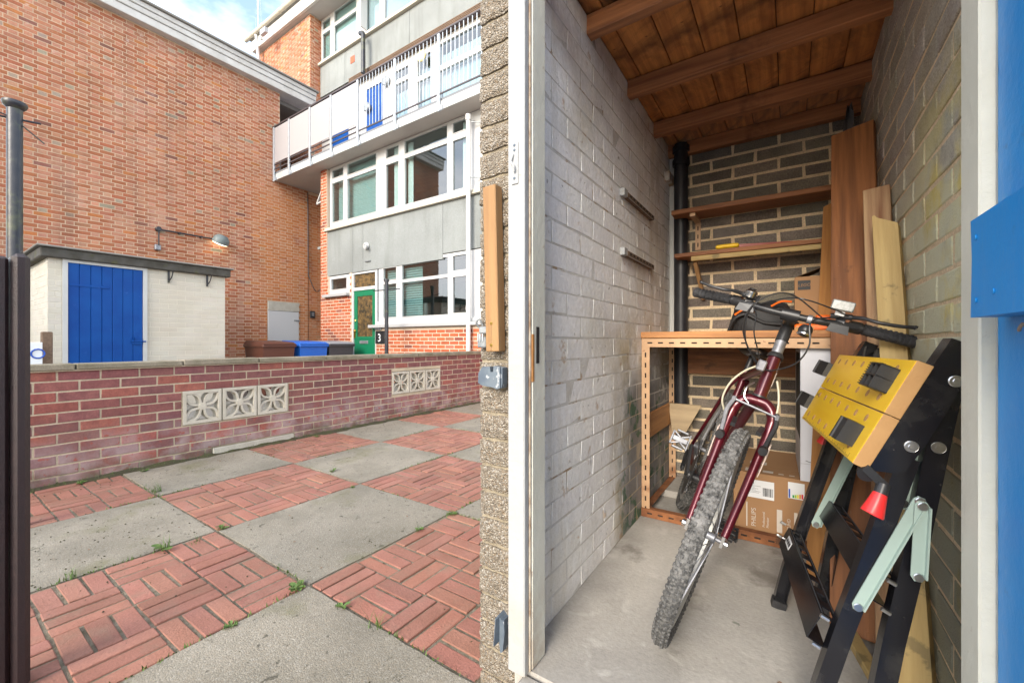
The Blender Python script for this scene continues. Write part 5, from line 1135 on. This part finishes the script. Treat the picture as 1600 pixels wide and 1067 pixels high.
# stem, bar, controls
tube('stem', 'bikeblack', [(-.256, 0, .947), (-.279, 0, 1.018), (-.2795, 0, 1.028)], [.0185, .018, .014], n=18); tube('quill', 'greymetal', [(-.240, 0, .90), (-.2565, 0, .949)], .0165, n=16)
tube('stem_extension', 'bikeblack', [(-.279, 0, 1.012), (-.205, 0, 1.030)], [.017, .016], n=16); tube('stem_clamp', 'bikeblack', [(-.200, -.024, 1.032), (-.200, .024, 1.032)], .0195, n=18)
tube('handlebar', 'bikeblack', spline([(-.245, -.305, 1.040), (-.235, -.20, 1.043), (-.212, -.13, 1.038), (-.200, -.05, 1.032), (-.200, .05, 1.032), (-.212, .13, 1.038), (-.235, .20, 1.043), (-.245, .305, 1.040)], 5), .0112, n=12)
for s in (-1, 1):
    g_ = tube('grip', 'rubber', [(-.2462, s*.312, 1.040), (-.246, s*.306, 1.040), (-.243, s*.25, 1.041), (-.238, s*.185, 1.043), (-.2375, s*.183, 1.043)], [.013, .0175, .016, .0170, .013], n=16)
    for i in range(9): y = s*(.196+i*.012); q = MB(); q.ring([(-.2395-.0004*i, y, 1.0425-.0002*i), (-.2397-.0004*i, y+s*.005, 1.0425-.0002*i)], .0180, 14); P('grip_rib', 'rubber', q, g_)
    tube('shifter', 'bikeblack', [(-.236, s*.180, 1.043), (-.232, s*.150, 1.042)], .0185, n=16)
    q = MB(); q.hexa([(-.235, s*.10, 1.015), (-.19, s*.10, 1.012), (-.19, s*.155, 1.010), (-.235, s*.155, 1.015), (-.23, s*.105, 1.038), (-.195, s*.105, 1.036), (-.197, s*.150, 1.036), (-.23, s*.150, 1.040)]); P('shifter_pod', 'bikeblack', q, smooth=False)
    lv = MB(); lv.ring([(-.222, s*.115, 1.043), (-.2195, s*.138, 1.0435)], .0165, 14); lv.ring([(-.218, s*.10, 1.060), (-.205, s*.15, 1.066)], .0085, 10); P('lever_clamp', 'bikeblack', lv)
    q = MB(); q.ring(spline([(-.208, s*.145, 1.065), (-.19, s*.175, 1.068), (-.178, s*.205, 1.064), (-.178, s*.25, 1.066), (-.184, s*.283, 1.072), (-.184, s*.288, 1.072)], 5), [.006]*6+[.0052]*15+[.0062]*4+[.0075], 10); P('brake_lever', 'bikeblack', q)
bl_ = MB(); bl_.lathe([(0, 0), (.017, 0), (.0175, .012), (.019, .015), (.019, .019), (.012, .026), (0, .028)], 20, cylM((-.205, -.128, 1.060), (.1, .1, 1))); P('bell', 'chrome', bl_)
q = MB(); disc(q, (-.203, -.125, 1.087), (.1, .1, 1), .012, .003, 16); P('bell_cap', 'bikeblack', q)
rf_ = empty('front_reflector', (-.20, .118, 1.09)); rf_.parent = bk
q = MB(); q.box((.0, -.028, -.013), (.014, .028, .017), .003); q.build('lens', 'reflector', rf_, local=True, smooth=False)
q = MB(); q.box((-.01, -.012, -.028), (.004, .012, -.0135), .002); q.build('bracket', 'label', rf_, local=True, smooth=False)
q = MB(); q.lathe([(0, -.002), (.012, 0), (.018, .008), (.0195, .018), (.016, .030), (.008, .036), (0, .037)], 20, cylM((-.190, .052, 1.012), (.1, 0, -1))); P('round_light', 'bikeblack', q)
q = MB(); q.lathe([(.0197, .026), (.0200, .030), (.0165, .0325)], 20, cylM((-.190, .052, 1.012), (.1, 0, -1))); P('light_ring', 'chrome', q)
tube('light_clamp', 'greymetal', [(-.201, .046, 1.032), (-.201, .058, 1.032)], .0145, n=14)
C3 = .0023
tube('cable', 'bikeblack', spline([(-.19, -.09, 1.045), (-.15, -.02, 1.075), (-.14, .03, 1.08), (-.18, .10, 1.075), (-.20, .14, 1.067)], 7), C3, n=6)
tube('cable', 'bikeblack', spline([(-.205, -.115, 1.05), (-.13, -.09, 1.06), (-.12, -.105, .99), (-.15, -.085, .91), (-.20, -.04, .86), (-.26, -.02, .84)], 8), C3, n=6)
tube('cable', 'bikeblack', spline([(-.20, .10, 1.035), (-.12, -.02, 1.085), (-.10, -.095, 1.03), (-.13, -.105, .95), (-.19, -.055, .87), (-.24, -.02, .84)], 8), C3, n=6)
tube('cable', 'bikeblack', spline([(-.195, -.105, 1.03), (-.16, -.085, 1.0), (-.155, -.075, .95), (-.19, -.045, .89), (-.23, -.025, .85)], 8), C3, n=6)
tube('cable', 'bikeblack', spline([(-.20, .12, 1.06), (-.13, .06, 1.02), (-.12, .075, .95), (-.14, .06, .89), (-.185, .01, .85), (-.205, -.024, .845)], 8), C3, n=6)
tube('cable', 'cablew', spline([(-.205, -.03, .855), (-.18, -.065, .82), (-.16, -.09, .77), (-.165, -.095, .71), (-.19, -.07, .66)], 7), .0032, n=7)
tube('cable', 'cablew', spline([(-.20, .03, .82), (-.18, .048, .78), (-.165, .06, .73), (-.17, .05, .70)], 7), .0032, n=7)
tube('brake_noodle', 'chrome', spline([(-.19, -.028, .795), (-.165, -.04, .775), (-.155, -.038, .745), (-.155, -.02, .728)], 6), .003, n=7)
q = MB(); q.box((-.20, -.045, .835), (-.175, -.02, .87), .004); P('cable_hanger', 'greymetal', q, smooth=False)
q = MB(); q.ring([(-.145, -.062, .728), (-.138, .066, .716)], .0035, 8); q.ring([(-.145, -.062, .722), (-.145, -.062, .736)], .007, 8); q.ring([(-.138, .066, .708), (-.138, .066, .724)], .006, 8); P('brake_wire', 'greymetal', q)
for s in (-1, 1):
    q = MB(); q.ring(spline([(-.148, s*.062, .725), (-.136, s*.070, .69), (-.128, s*.066, .65), (-.118, s*.062, .615)], 4), .0065, 8); P('brake_arm', 'greymetal' if s < 0 else 'bikeblack', q)
    q = MB(); q.ring([(-.118, s*.062, .612), (-.098, s*.062, .608)], .013, 14); q.beam((-.15, s*.040, .668), (-.09, s*.036, .655), .014, .012); P('brake_pad', 'bikeblack', q)
# drivetrain
q = MB(); q.ring([(-.62, -.06, .297), (-.62, .06, .297)], .02, 14); P('bottom_bracket', 'bikeblack', q)
for s, a, b in ((-1, (-.745, .395), 'greymetal'), (1, (-.495, .195), 'bikeblack')):
    q = MB(); q.beam((-.62, s*.066, .297), (a[0], s*.085, a[1]), .012, .026, (0, 0, 1) if s else (1, 0, 0), .010, .018); cr = P('crank', 'bikeblack', q, smooth=False)
    pd = MB(); cx, cz = a; y0 = s*.10; y1 = s*.175
    for (dx0, dx1) in ((-.045, -.036), (.036, .045)): pd.box((cx+dx0, min(y0, y1)+.012, cz-.008), (cx+dx1, max(y0, y1)-.012, cz+.008), .002)
    pd.box((cx-.040, y0-.003, cz-.008), (cx+.040, y0+.004, cz+.008), .002); pd.box((cx-.034, y1-.004, cz-.008), (cx+.034, y1+.004, cz+.008), .002)
    pd.box((cx-.012, min(y0, y1)+.004, cz-.006), (cx+.012, max(y0, y1)-.004, cz+.006), .002)
    for kk_ in (-1, 1): pd.beam((cx-.03*kk_, y0+s*.004, cz), (cx-.012*kk_, y0+s*.035, cz), .006, .010); pd.beam((cx-.03*kk_, y1-s*.004, cz), (cx-.012*kk_, y1-s*.035, cz), .006, .010)
    Rm = Matrix.Translation((cx, 0, cz)) @ Matrix.Rotation(radians(62 if s < 0 else 25), 4, 'Y') @ Matrix.Translation((-cx, 0, -cz)); pd.v = [tuple(Rm @ Vector(v_)) for v_ in pd.v]
    P('pedal', b, pd, smooth=False)
for r_, y in ((.088, -.052), (.07, -.046)):
    q = MB(); n = 44; pts = []
    for i in range(n*2): a = 2*pi*i/(n*2); rr = r_+(.002 if i % 2 else -.002); pts.append((rr*cos(a), rr*sin(a)))
    q.prism(pts, y-.0012, y+.0012, lambda a, b, d: (-.62+a, d, .297+b)); P('chainring', 'bikeblack', q, smooth=False)
for i in range(7):
    q = MB(); q.ring([(-1.05, -.022-.005*i, .332), (-1.05, -.0235-.005*i, .332)], .05-.0045*i, 24); P('sprocket', 'greymetal', q)
q = MB(); q.ring([(-.62, -.049, .297+.086), (-1.05, -.04, .332+.045)], .003, 5); q.ring([(-.62, -.049, .297-.088), (-.97, -.04, .20), (-1.04, -.04, .22)], .003, 5); P('chain', 'bikeblack', q)
q = MB(); q.beam((-1.05, -.07, .30), (-1.035, -.06, .19), .012, .02); q.ring([(-1.035, -.064, .20), (-1.035, -.056, .20)], .02, 12); P('derailleur', 'bikeblack', q, smooth=False)

# turn the fork, front wheel, bar and everything on them about the steering axis
Rs = Matrix.Translation((-.038, 0, .317)) @ Matrix.Rotation(-.20, 4, Vector((-.326, 0, .946))) @ Matrix.Translation((.038, 0, -.317))
fixed = {'head_tube', 'down_tube', 'top_tube', 'seat_tube', 'chain_stay', 'seat_stay', 'seat_post', 'saddle', 'saddle_rail', 'bottom_bracket', 'crank', 'pedal', 'chainring', 'sprocket', 'chain', 'derailleur', 'rear_wheel', 'decal', 'cable_hanger'}
for o in [o for o in bpy.data.objects if o.parent == bk and o.name.split('.')[0] not in fixed]:
    if o.type == 'EMPTY': o.matrix_basis = Rs @ o.matrix_basis; continue
    for c in [o]+[c for c in bpy.data.objects if c.parent == o]: c.data.transform(Rs)

# ================================================================== FOLDING WORKBENCH
u_ = Vector((-.12156861, .99253274, -.00999194)); v_ = Vector((.42296887, .06090822, .90409486)); w_ = u_.cross(v_).normalized(); v_ = w_.cross(u_)
Mw = Matrix((u_, v_, w_)).transposed().to_4x4(); Mw.translation = (.109, 1.109, .787)
fb = empty('folding_workbench', mw=Mw, label='folded black workbench with yellow clamping top leaning against the right wall', cat='workbench')
def Wb(name, mt, q, par=None, **k): return q.build(name, mt, par or fb, local=True, smooth=k.pop('smooth', False), **k)
for a0, a1 in ((0, .1185), (.1200, .239)):
    q = MB(); q.box((0, a0, .0006), (.6, a1, .028), .001); j = Wb('jaw_board', 'mdf', q)
    q = MB(); q.box((.0012, a0+.0012, -.0004), (.5988, a1-.0012, .0005)); Wb('varnished_face', 'yellow', q, j)
    rows = (.027, .096) if a0 == 0 else (.148, .216)
    for a in rows:
        for i in range(7):
            s = .07+i*.0795+(.002 if a > .1 else 0)
            if a in (.216,) and i == 0: pass
            q = MB(); disc(q, (s, a, -.0004), (0, 0, -1), .0088, .0004, 16, 0); h = Wb('peg_hole', 'holeshade', q, j)
            q = MB(); q.prism([(.0085*cos(t), .0085*sin(t)) for t in [2*pi*k/14 for k in range(14)]], 0, .0003, lambda x_, y_, d: (s+.0022+x_*.72, a+y_*.95, -.0009-d)); Wb('peg_hole_depth', 'mdf', q, j)
    if a0 == 0:
        q = MB()
        for i in range(110):
            s = .04+i*.005; L = .012 if i % 10 == 0 else .008 if i % 5 == 0 else .005
            q.box((s, .002, -.0008), (s+.0006, .002+L, -.0005))
        Wb('ruler_mark', 'ink', q, j, kind='stuff')
for s in (.585, .575, .565):
    q = MB(); q.box((s-.004, .09, -.0008), (s, .098, -.0005)); Wb('printed_mark', 'ink', q)
def dogpeg(s, a, flip=1, L=.058, W_=.046, H_=.030):
    q = MB(); F = lambda x_, h_, d: (s+x_*flip, a+d, -h_)
    q.prism([(-L/2, 0), (L/2, 0), (L/2, H_*.9), (L*.30, H_), (-L*.1, H_*.95), (-L/2, H_*.45)], -W_/2, W_/2, F); o = Wb('vice_peg', 'black_plastic', q)
    q = MB(); q.ring([(s+L*.1*flip, a-W_/2, -H_*.98), (s+L*.1*flip, a+W_/2, -H_*.98)], .005, 8); Wb('rib', 'black_plastic', q, o)
    return o
dogpeg(.082, .052, -1, .066, .052, .036); dogpeg(.640, .060, 1, .075); dogpeg(.640, .180, 1, .075)
q = MB()
for k in range(3): q.box((.045, .158+k*.0265, -.034), (.112, .1615+k*.0265, 0))
for k in range(3): q.box((.045+k*.0318, .158, -.034), (.0485+k*.0318, .2145, 0))
for k in range(5): q.box((.112, .160+k*.0055, -.034), (.126, .1625+k*.0055, -.002)); q.box((.112, .189+k*.0055, -.034), (.124, .1915+k*.0055, -.002))
q.box((.047, .160, -.006), (.110, .213, -.0005))
Wb('cellular_vice_peg', 'black_plastic', q)
# end brackets
def bracket(s0, s1):
    q = MB(); poly = [(.238, .0285), (.292, .030), (.300, .036), (.302, .062), (.236, .081), (.163, .085), (.088, .086), (.030, .082), (.018, .072), (.004, .040), (.006, .0285)]
    q.prism(poly, s0, s1, lambda a, b, d: (d, a, b)); return Wb('end_bracket', 'black_gloss', q)
b1 = bracket(.010, .013); q = MB(); q.prism([(.238, .0285), (.302, .031), (.302, .064), (.29, .066), (.238, .04)], .0135, .05, lambda a, b, d: (d, a, b)); Wb('flange', 'black_gloss', q, b1)
q = MB(); q.box((.0135, .01, .0285), (.05, .236, .034)); Wb('flange', 'black_gloss', q, b1)
b2 = bracket(.587, .590); q = MB(); q.prism([(.238, .0285), (.302, .031), (.302, .064), (.29, .066), (.238, .04)], .55, .5865, lambda a, b, d: (d, a, b)); Wb('flange', 'black_gloss', q, b2)
def leg(s0, s1, pts, w):
    """folded-steel channel: web on the outer side and two flanges, ending in a rubber foot"""
    q = MB(); s_out = s0 if s0 < .3 else s1
    d = 1 if s0 < .3 else -1
    for (a0, b0), (a1, b1_) in zip(pts[:-1], pts[1:]):
        n = Vector((b1_-b0, -(a1-a0))).normalized()*w/2
        A = [(a0+n.x, b0+n.y), (a0-n.x, b0-n.y), (a1-n.x, b1_-n.y), (a1+n.x, b1_+n.y)]
        q.prism(A, s_out, s_out+d*.0025, lambda a, b, d_: (d_, a, b))
        for sg in (-1, 1):
            n2 = n*sg; n3 = n*sg*(1-.12)
            B = [(a0+n2.x, b0+n2.y), (a0+n3.x, b0+n3.y), (a1+n3.x, b1_+n3.y), (a1+n2.x, b1_+n2.y)]
            q.prism(B, s_out+d*.0026, s_out+d*.030, lambda a, b, d_: (d_, a, b))
    o = Wb('leg', 'black_gloss', q)
    (a0, b0), (a1, b1_) = pts[-2], pts[-1]; dd = Vector((a1-a0, b1_-b0)).normalized(); n = Vector((dd.y, -dd.x))*(w/2+.0035)
    st_ = Vector((a1, b1_))-dd*.022; en = Vector((a1, b1_))+dd*.003
    q = MB(); q.prism([tuple(st_+n), tuple(st_-n), tuple(en-n), tuple(en+n)], min(s_out, s_out+d*.034)-.002, max(s_out, s_out+d*.034), lambda a, b, d_: (d_, a, b)); Wb('rubber_foot', 'rubber', q, o)
    return o
L1 = [(.055, .080), (-.13, .113), (-.32, .145), (-.475, .174), (-.600, .203)]
L2 = [(.292, .055), (.10, .110), (-.09, .166), (-.175, .190), (-.30, .224), (-.40, .254), (-.535, .293)]
leg(.020, .05, L1, .034); leg(.030, .06, L2, .036); leg(.55, .58, L1, .034); leg(.54, .57, L2, .036)
def step(s0, s1, a0, a1, b0, b1_, lab_=None):
    q = MB(); q.box((s0, a0, b0), (s1, a1, b0+.0025)); q.box((s0, a0, b0+.0026), (s1, a0+.0025, b1_)); 
    holes_ = []; n = 8; w = (s1-s0)/n
    for k in range(n): holes_.append((s0+k*w+w*.22, s0+k*w+w*.78, b0+.009, b1_-.008))
    for x0, x1, y0, y1 in rects(s1, b1_, holes_, s0, b0+.0026): q.box((x0, a1-.003, y0), (x1, a1, y1))
    o = Wb('step', 'black_gloss', q)
    q = MB()
    for k in range(int((s1-s0)/.006)):
        for r_ in (.0045, b1_-b0-.004): q.lathe([(.0016, 0), (.0010, .0014), (0, .0016)], 5, cylM((s0+.003+k*.006, a1, b0+r_), (0, 1, 0)))
    Wb('grip_studs', 'black_plastic', q, o, kind='stuff'); return o
s1_ = step(.052, .548, -.405, -.340, .112, .150); s2_ = step(.062, .538, -.255, -.195, .160, .200)
q = MB(); q.box((.44, -.375, .1112), (.50, -.350, .1119)); Wb('warning_label', 'label', q, s1_)
for i in range(3): q = MB(); q.box((.445+i*.018, -.368, .1105), (.458+i*.018, -.357, .1111)); Wb('label_print', 'ink', q, s1_)
def strut(p0, p1, s, w=.030, t=.003):
    q = MB(); a0, b0 = p0; a1, b1_ = p1; n = Vector((b1_-b0, -(a1-a0))).normalized()
    A = [Vector(p0)+n*w/2, Vector(p0)-n*w/2, Vector(p1)-n*w/2, Vector(p1)+n*w/2]
    dd = (Vector(p1)-Vector(p0)).normalized(); A.insert(2, Vector(p0)-n*w/2); 
    pts = [Vector(p0)+n*w/2, Vector(p0)+n*w*.25-dd*w*.4, Vector(p0)-n*w*.25-dd*w*.4, Vector(p0)-n*w/2, Vector(p1)-n*w/2, Vector(p1)-n*w*.25+dd*w*.4, Vector(p1)+n*w*.25+dd*w*.4, Vector(p1)+n*w/2]
    q.prism([tuple(x_) for x_ in pts], s, s+t, lambda a, b, d_: (d_, a, b))
    q.prism([tuple(x_) for x_ in (Vector(p0)+n*w/2, Vector(p0)+n*(w/2-.003), Vector(p1)+n*(w/2-.003), Vector(p1)+n*w/2)], s-.009, s-.0001, lambda a, b, d_: (d_, a, b))
    o = Wb('strut', 'mint', q)
    for p in (p0, p1): 
        q = MB(); disc(q, (s-.0002, *p), (-1, 0, 0), .0085, .004, 16); Wb('rivet', 'chrome', q, o)
    return o
strut((.140, .088), (-.035, .122), .052, .030); strut((-.012, .127), (-.268, .140), .014, .021); strut((-.018, .132), (-.148, .186), .008, .023)
strut((-.03, .145), (-.284, .165), .536, .026)
for a, b, s in ((.228, .070, .0098), (.080, .068, .0098), (.099, .111, .0298)):
    q = MB(); disc(q, (s, a, b), (-1, 0, 0), .0115, .003, 20); disc(q, (s-.003, a, b), (-1, 0, 0), .006, .002, 6); Wb('bolt_head', 'chrome', q)
for a, b, s in ((-.33, .112, .020), (-.395, .125, .020), (-.19, .172, .030), (-.25, .19, .030), (-.39, .113, .575), (-.345, .105, .575)):
    q = MB(); q.ring([(s, a, b-.012), (s, a, b+.004)], .0045, 8); Wb('bolt', 'chrome', q)
# winding handles
def crank(s):
    q = MB(); q.lathe([(0, 0), (.010, 0), (.010, .010), (.016, .012), (.016, .022), (0, .022)], 18, cylM((s+.016, -.001, .030), (-1, -.35, 0))); hd_ = Wb('winding_handle', 'black_plastic', q, smooth=True)
    q = MB(); q.beam((s-.006, .004, .020), (s-.006, -.015, .068), .016, .008, (1, 0, 0)); Wb('arm', 'black_plastic', q, hd_)
    q = MB(); q.ring([(s-.006, -.010, .060), (s-.010, -.030, .0625)], .0115, 16); Wb('collar', 'bikeblack', q, hd_, smooth=True)
    q = MB(); q.ring([(s-.010, -.0302, .0625), (s-.018, -.073, .066), (s-.0182, -.0745, .066)], [.0118, .0195, .0185], 24); Wb('red_knob', 'red', q, hd_, smooth=True)
crank(.004); 
q = MB(); q.ring([(.60, .000, .085), (.605, -.048, .088)], [.012, .020], 20); Wb('red_knob', 'red', q, smooth=True)

# ================================================================== WEEDS AND LITTER
q = MB()
for i in range(2600):
    gx = random.choice([CX+k*CS for k in range(-2, 1)]); gy = random.choice([CY+k*CS for k in range(-1, 5)])
    if random.random() < .5: x, y = gx+random.gauss(0, .006), random.uniform(0, 4.6)
    else: x, y = random.uniform(-4.2, -.8), gy+random.gauss(0, .006)
    if sin(x*7.3+y*3.1)+sin(y*5.7-x*2.2) < .35: continue
    h = random.uniform(.005, .020); a = random.uniform(0, 6.3); s = random.uniform(.004, .009)
    q.add([(x, y, -.002), (x+s*cos(a), y+s*sin(a), -.001), (x+.008*sin(a), y+.008*cos(a), h)], [(0, 1, 2)])
q.build('joint_moss', 'leaf', smooth=False, kind='stuff')
def tuft(x, y, n=14, h=.06, broad=0, name='grass_tuft', lab_='', z=0):
    q = MB(); vs = []; fs = []
    for i in range(n):
        a = random.uniform(0, 2*pi); l = h*random.uniform(.5, 1.1); le = random.uniform(.3, 1.1); w = .0016 if not broad else 0
        bx_, by_ = x+random.uniform(-.02, .02), y+random.uniform(-.02, .02); sx, sy = -sin(a)*.0018, cos(a)*.0018; b = len(vs)
        for k in range(4):
            t = k/3; r = l*le*t*t; wz = (1-t*.95)
            c = (bx_+cos(a)*r, by_+sin(a)*r, z+l*(t-.35*le*t*t)); vs += [(c[0]-sx*wz, c[1]-sy*wz, c[2]), (c[0]+sx*wz, c[1]+sy*wz, c[2])]
        for k in range(3): fs.append((b+2*k, b+2*k+1, b+2*k+3, b+2*k+2))
    for i in range(broad):
        a = random.uniform(0, 2*pi); l = random.uniform(.03, .055)*(h/.06); b = len(vs); ca, sa = cos(a), sin(a); lift = random.uniform(.2, .6)
        for t, ww in ((.05, .1), (.35, .8), (.65, 1), (.9, .6), (1, .05)):
            for s in (-1, 0, 1): vs.append((x+ca*l*t-sa*s*ww*l*.3, y+sa*l*t+ca*s*ww*l*.3, z+.004+l*lift*t*(1.3-.7*t)+(-.003 if s == 0 else .001)))
        for k in range(4):
            for s in range(2): fs.append((b+k*3+s, b+k*3+s+1, b+k*3+s+4, b+k*3+s+3))
    q.add(vs, fs); return q.build(name, 'leaf', label=lab_, cat='weed', group='weeds in the paving joints')
for x, y, n, h, br, lb in ((-3.03, 1.94, 16, .05, 4, 'small weed tuft at the near corner of the middle concrete slab'), (-1.72, .94, 14, .05, 11, 'broad-leaved weed where four paving squares meet in the foreground'), (-1.70, 1.60, 10, .04, 6, 'weed along the slab edge near the block pillar'),
        (-3.62, 1.0, 26, .10, 0, 'tall grass tuft by the slab corner near the garden wall'), (-2.61, 1.0, 18, .05, 2, 'grassy weed at the far corner of the front brick square'), (-2.55, .86, 8, .05, 0, 'thin grass sprig on the slab joint, second brick square'),
        (-2.62, .42, 22, .055, 0, 'low grass tuft at left between slab and brick square'), (-2.60, .75, 16, .085, 3, 'upright seeding weed on the joint left of centre'), (-2.58, 1.80, 8, .03, 3, 'tiny weed at the far edge of the large centre slab'),
        (-1.68, 1.86, 20, .035, 8, 'spreading weed mat by the pillar at the slab corner'), (-1.69, .68, 4, .03, 7, 'small clover-like weed on front brick edge'), (-1.25, .97, 12, .07, 0, 'dry grass sprig on the right-hand brick square'), (-1.45, .97, 3, .035, 6, 'small leafy weed at the front slab joint'),
        (-4.30, .75, 8, .04, 10, 'green weed sprouting at the wall foot on the left'), (-4.28, 1.1, 10, .05, 6, 'weed clump below the first pierced block'), (-4.27, 2.55, 10, .05, 4, 'weed at the wall foot right of the base lintel')):
    tuft(x, y, n, h, br, lab_=lb)
q = MB()
for i in range(520):
    if i < 260: x, y = random.uniform(-4.3, -4.0)+abs(random.gauss(0, .08)), random.uniform(.3, 5.5)
    else: x, y = random.uniform(-4.2, -.8), random.uniform(-.2, 5)
    s = random.uniform(.0015, .0045); z = .003
    q.add([(x-s, y-s, z-.002), (x+s*1.2, y-s*.6, z-.002), (x+s*.2, y+s, z-.002), (x, y, z+s*.9)], [(0, 2, 1), (0, 1, 3), (1, 2, 3), (2, 0, 3)])
for i in range(380):
    x, y = random.gauss(-3.0, .33), random.gauss(.55, .28)
    if i > 230: x, y = random.uniform(-4.2, -.85), random.uniform(.0, 3.5)
    s = random.choice((.0012, .0016, .002, .0025, .0045))*(.8 if i > 230 else 1); z = .003
    q.add([(x-s, y-s, z-.002), (x+s*1.2, y-s*.6, z-.002), (x+s*.2, y+s, z-.002), (x, y, z+s*.6)], [(0, 2, 1), (0, 1, 3), (1, 2, 3), (2, 0, 3)])
q.build('grit', 'mossdirt', smooth=False, kind='stuff')
q = MB()
for i in range(150):
    x, y = random.choice(((random.uniform(-4.3, -4.05), random.uniform(1.5, 2.4)), (random.uniform(-4.3, -3.7), random.uniform(3.6, 5.4)), (random.uniform(-3.8, -1), random.uniform(.2, 4))))
    a = random.uniform(0, 6.3); s = random.uniform(.006, .014); z = .004+random.uniform(0, .006)
    q.add([(x-s*cos(a), y-s*sin(a), z), (x+s*.4*sin(a), y-s*.4*cos(a), z+.003), (x+s*cos(a), y+s*sin(a), z+.001), (x-s*.4*sin(a), y+s*.4*cos(a), z)], [(0, 1, 2, 3)])
q.build('dead_leaf_litter', 'old_grey_wood', smooth=False, kind='stuff')
q = MB()
for s in range(420):
    y = random.uniform(.3, 5.4); x = -4.352+abs(random.gauss(0, .02)); h = random.uniform(.008, .022); a = random.uniform(0, 6.3); z = .028-(x+4.352)*.45
    q.add([(x, y, z), (x+.003*cos(a), y+.003*sin(a), z), (x+.012*sin(a), y+.012*cos(a), z+h)], [(0, 1, 2)])
q.build('moss_fringe', 'leaf', smooth=False, kind='stuff')
for x, y, lb in ((-.33, 1.30, 'small green leaf on the store floor below the front tyre'), (-.02, 1.28, 'small brown dead leaf on the store floor in the foreground')):
    q = MB(); vs = [(x-.008, y, .1515), (x, y-.005, .154), (x+.010, y+.002, .1515), (x, y+.005, .1545)]; q.add(vs, [(0, 1, 2, 3)]); tag(q.build('leaf', 'leaf' if 'green' in lb else 'old_grey_wood', smooth=False), lb, 'leaf')
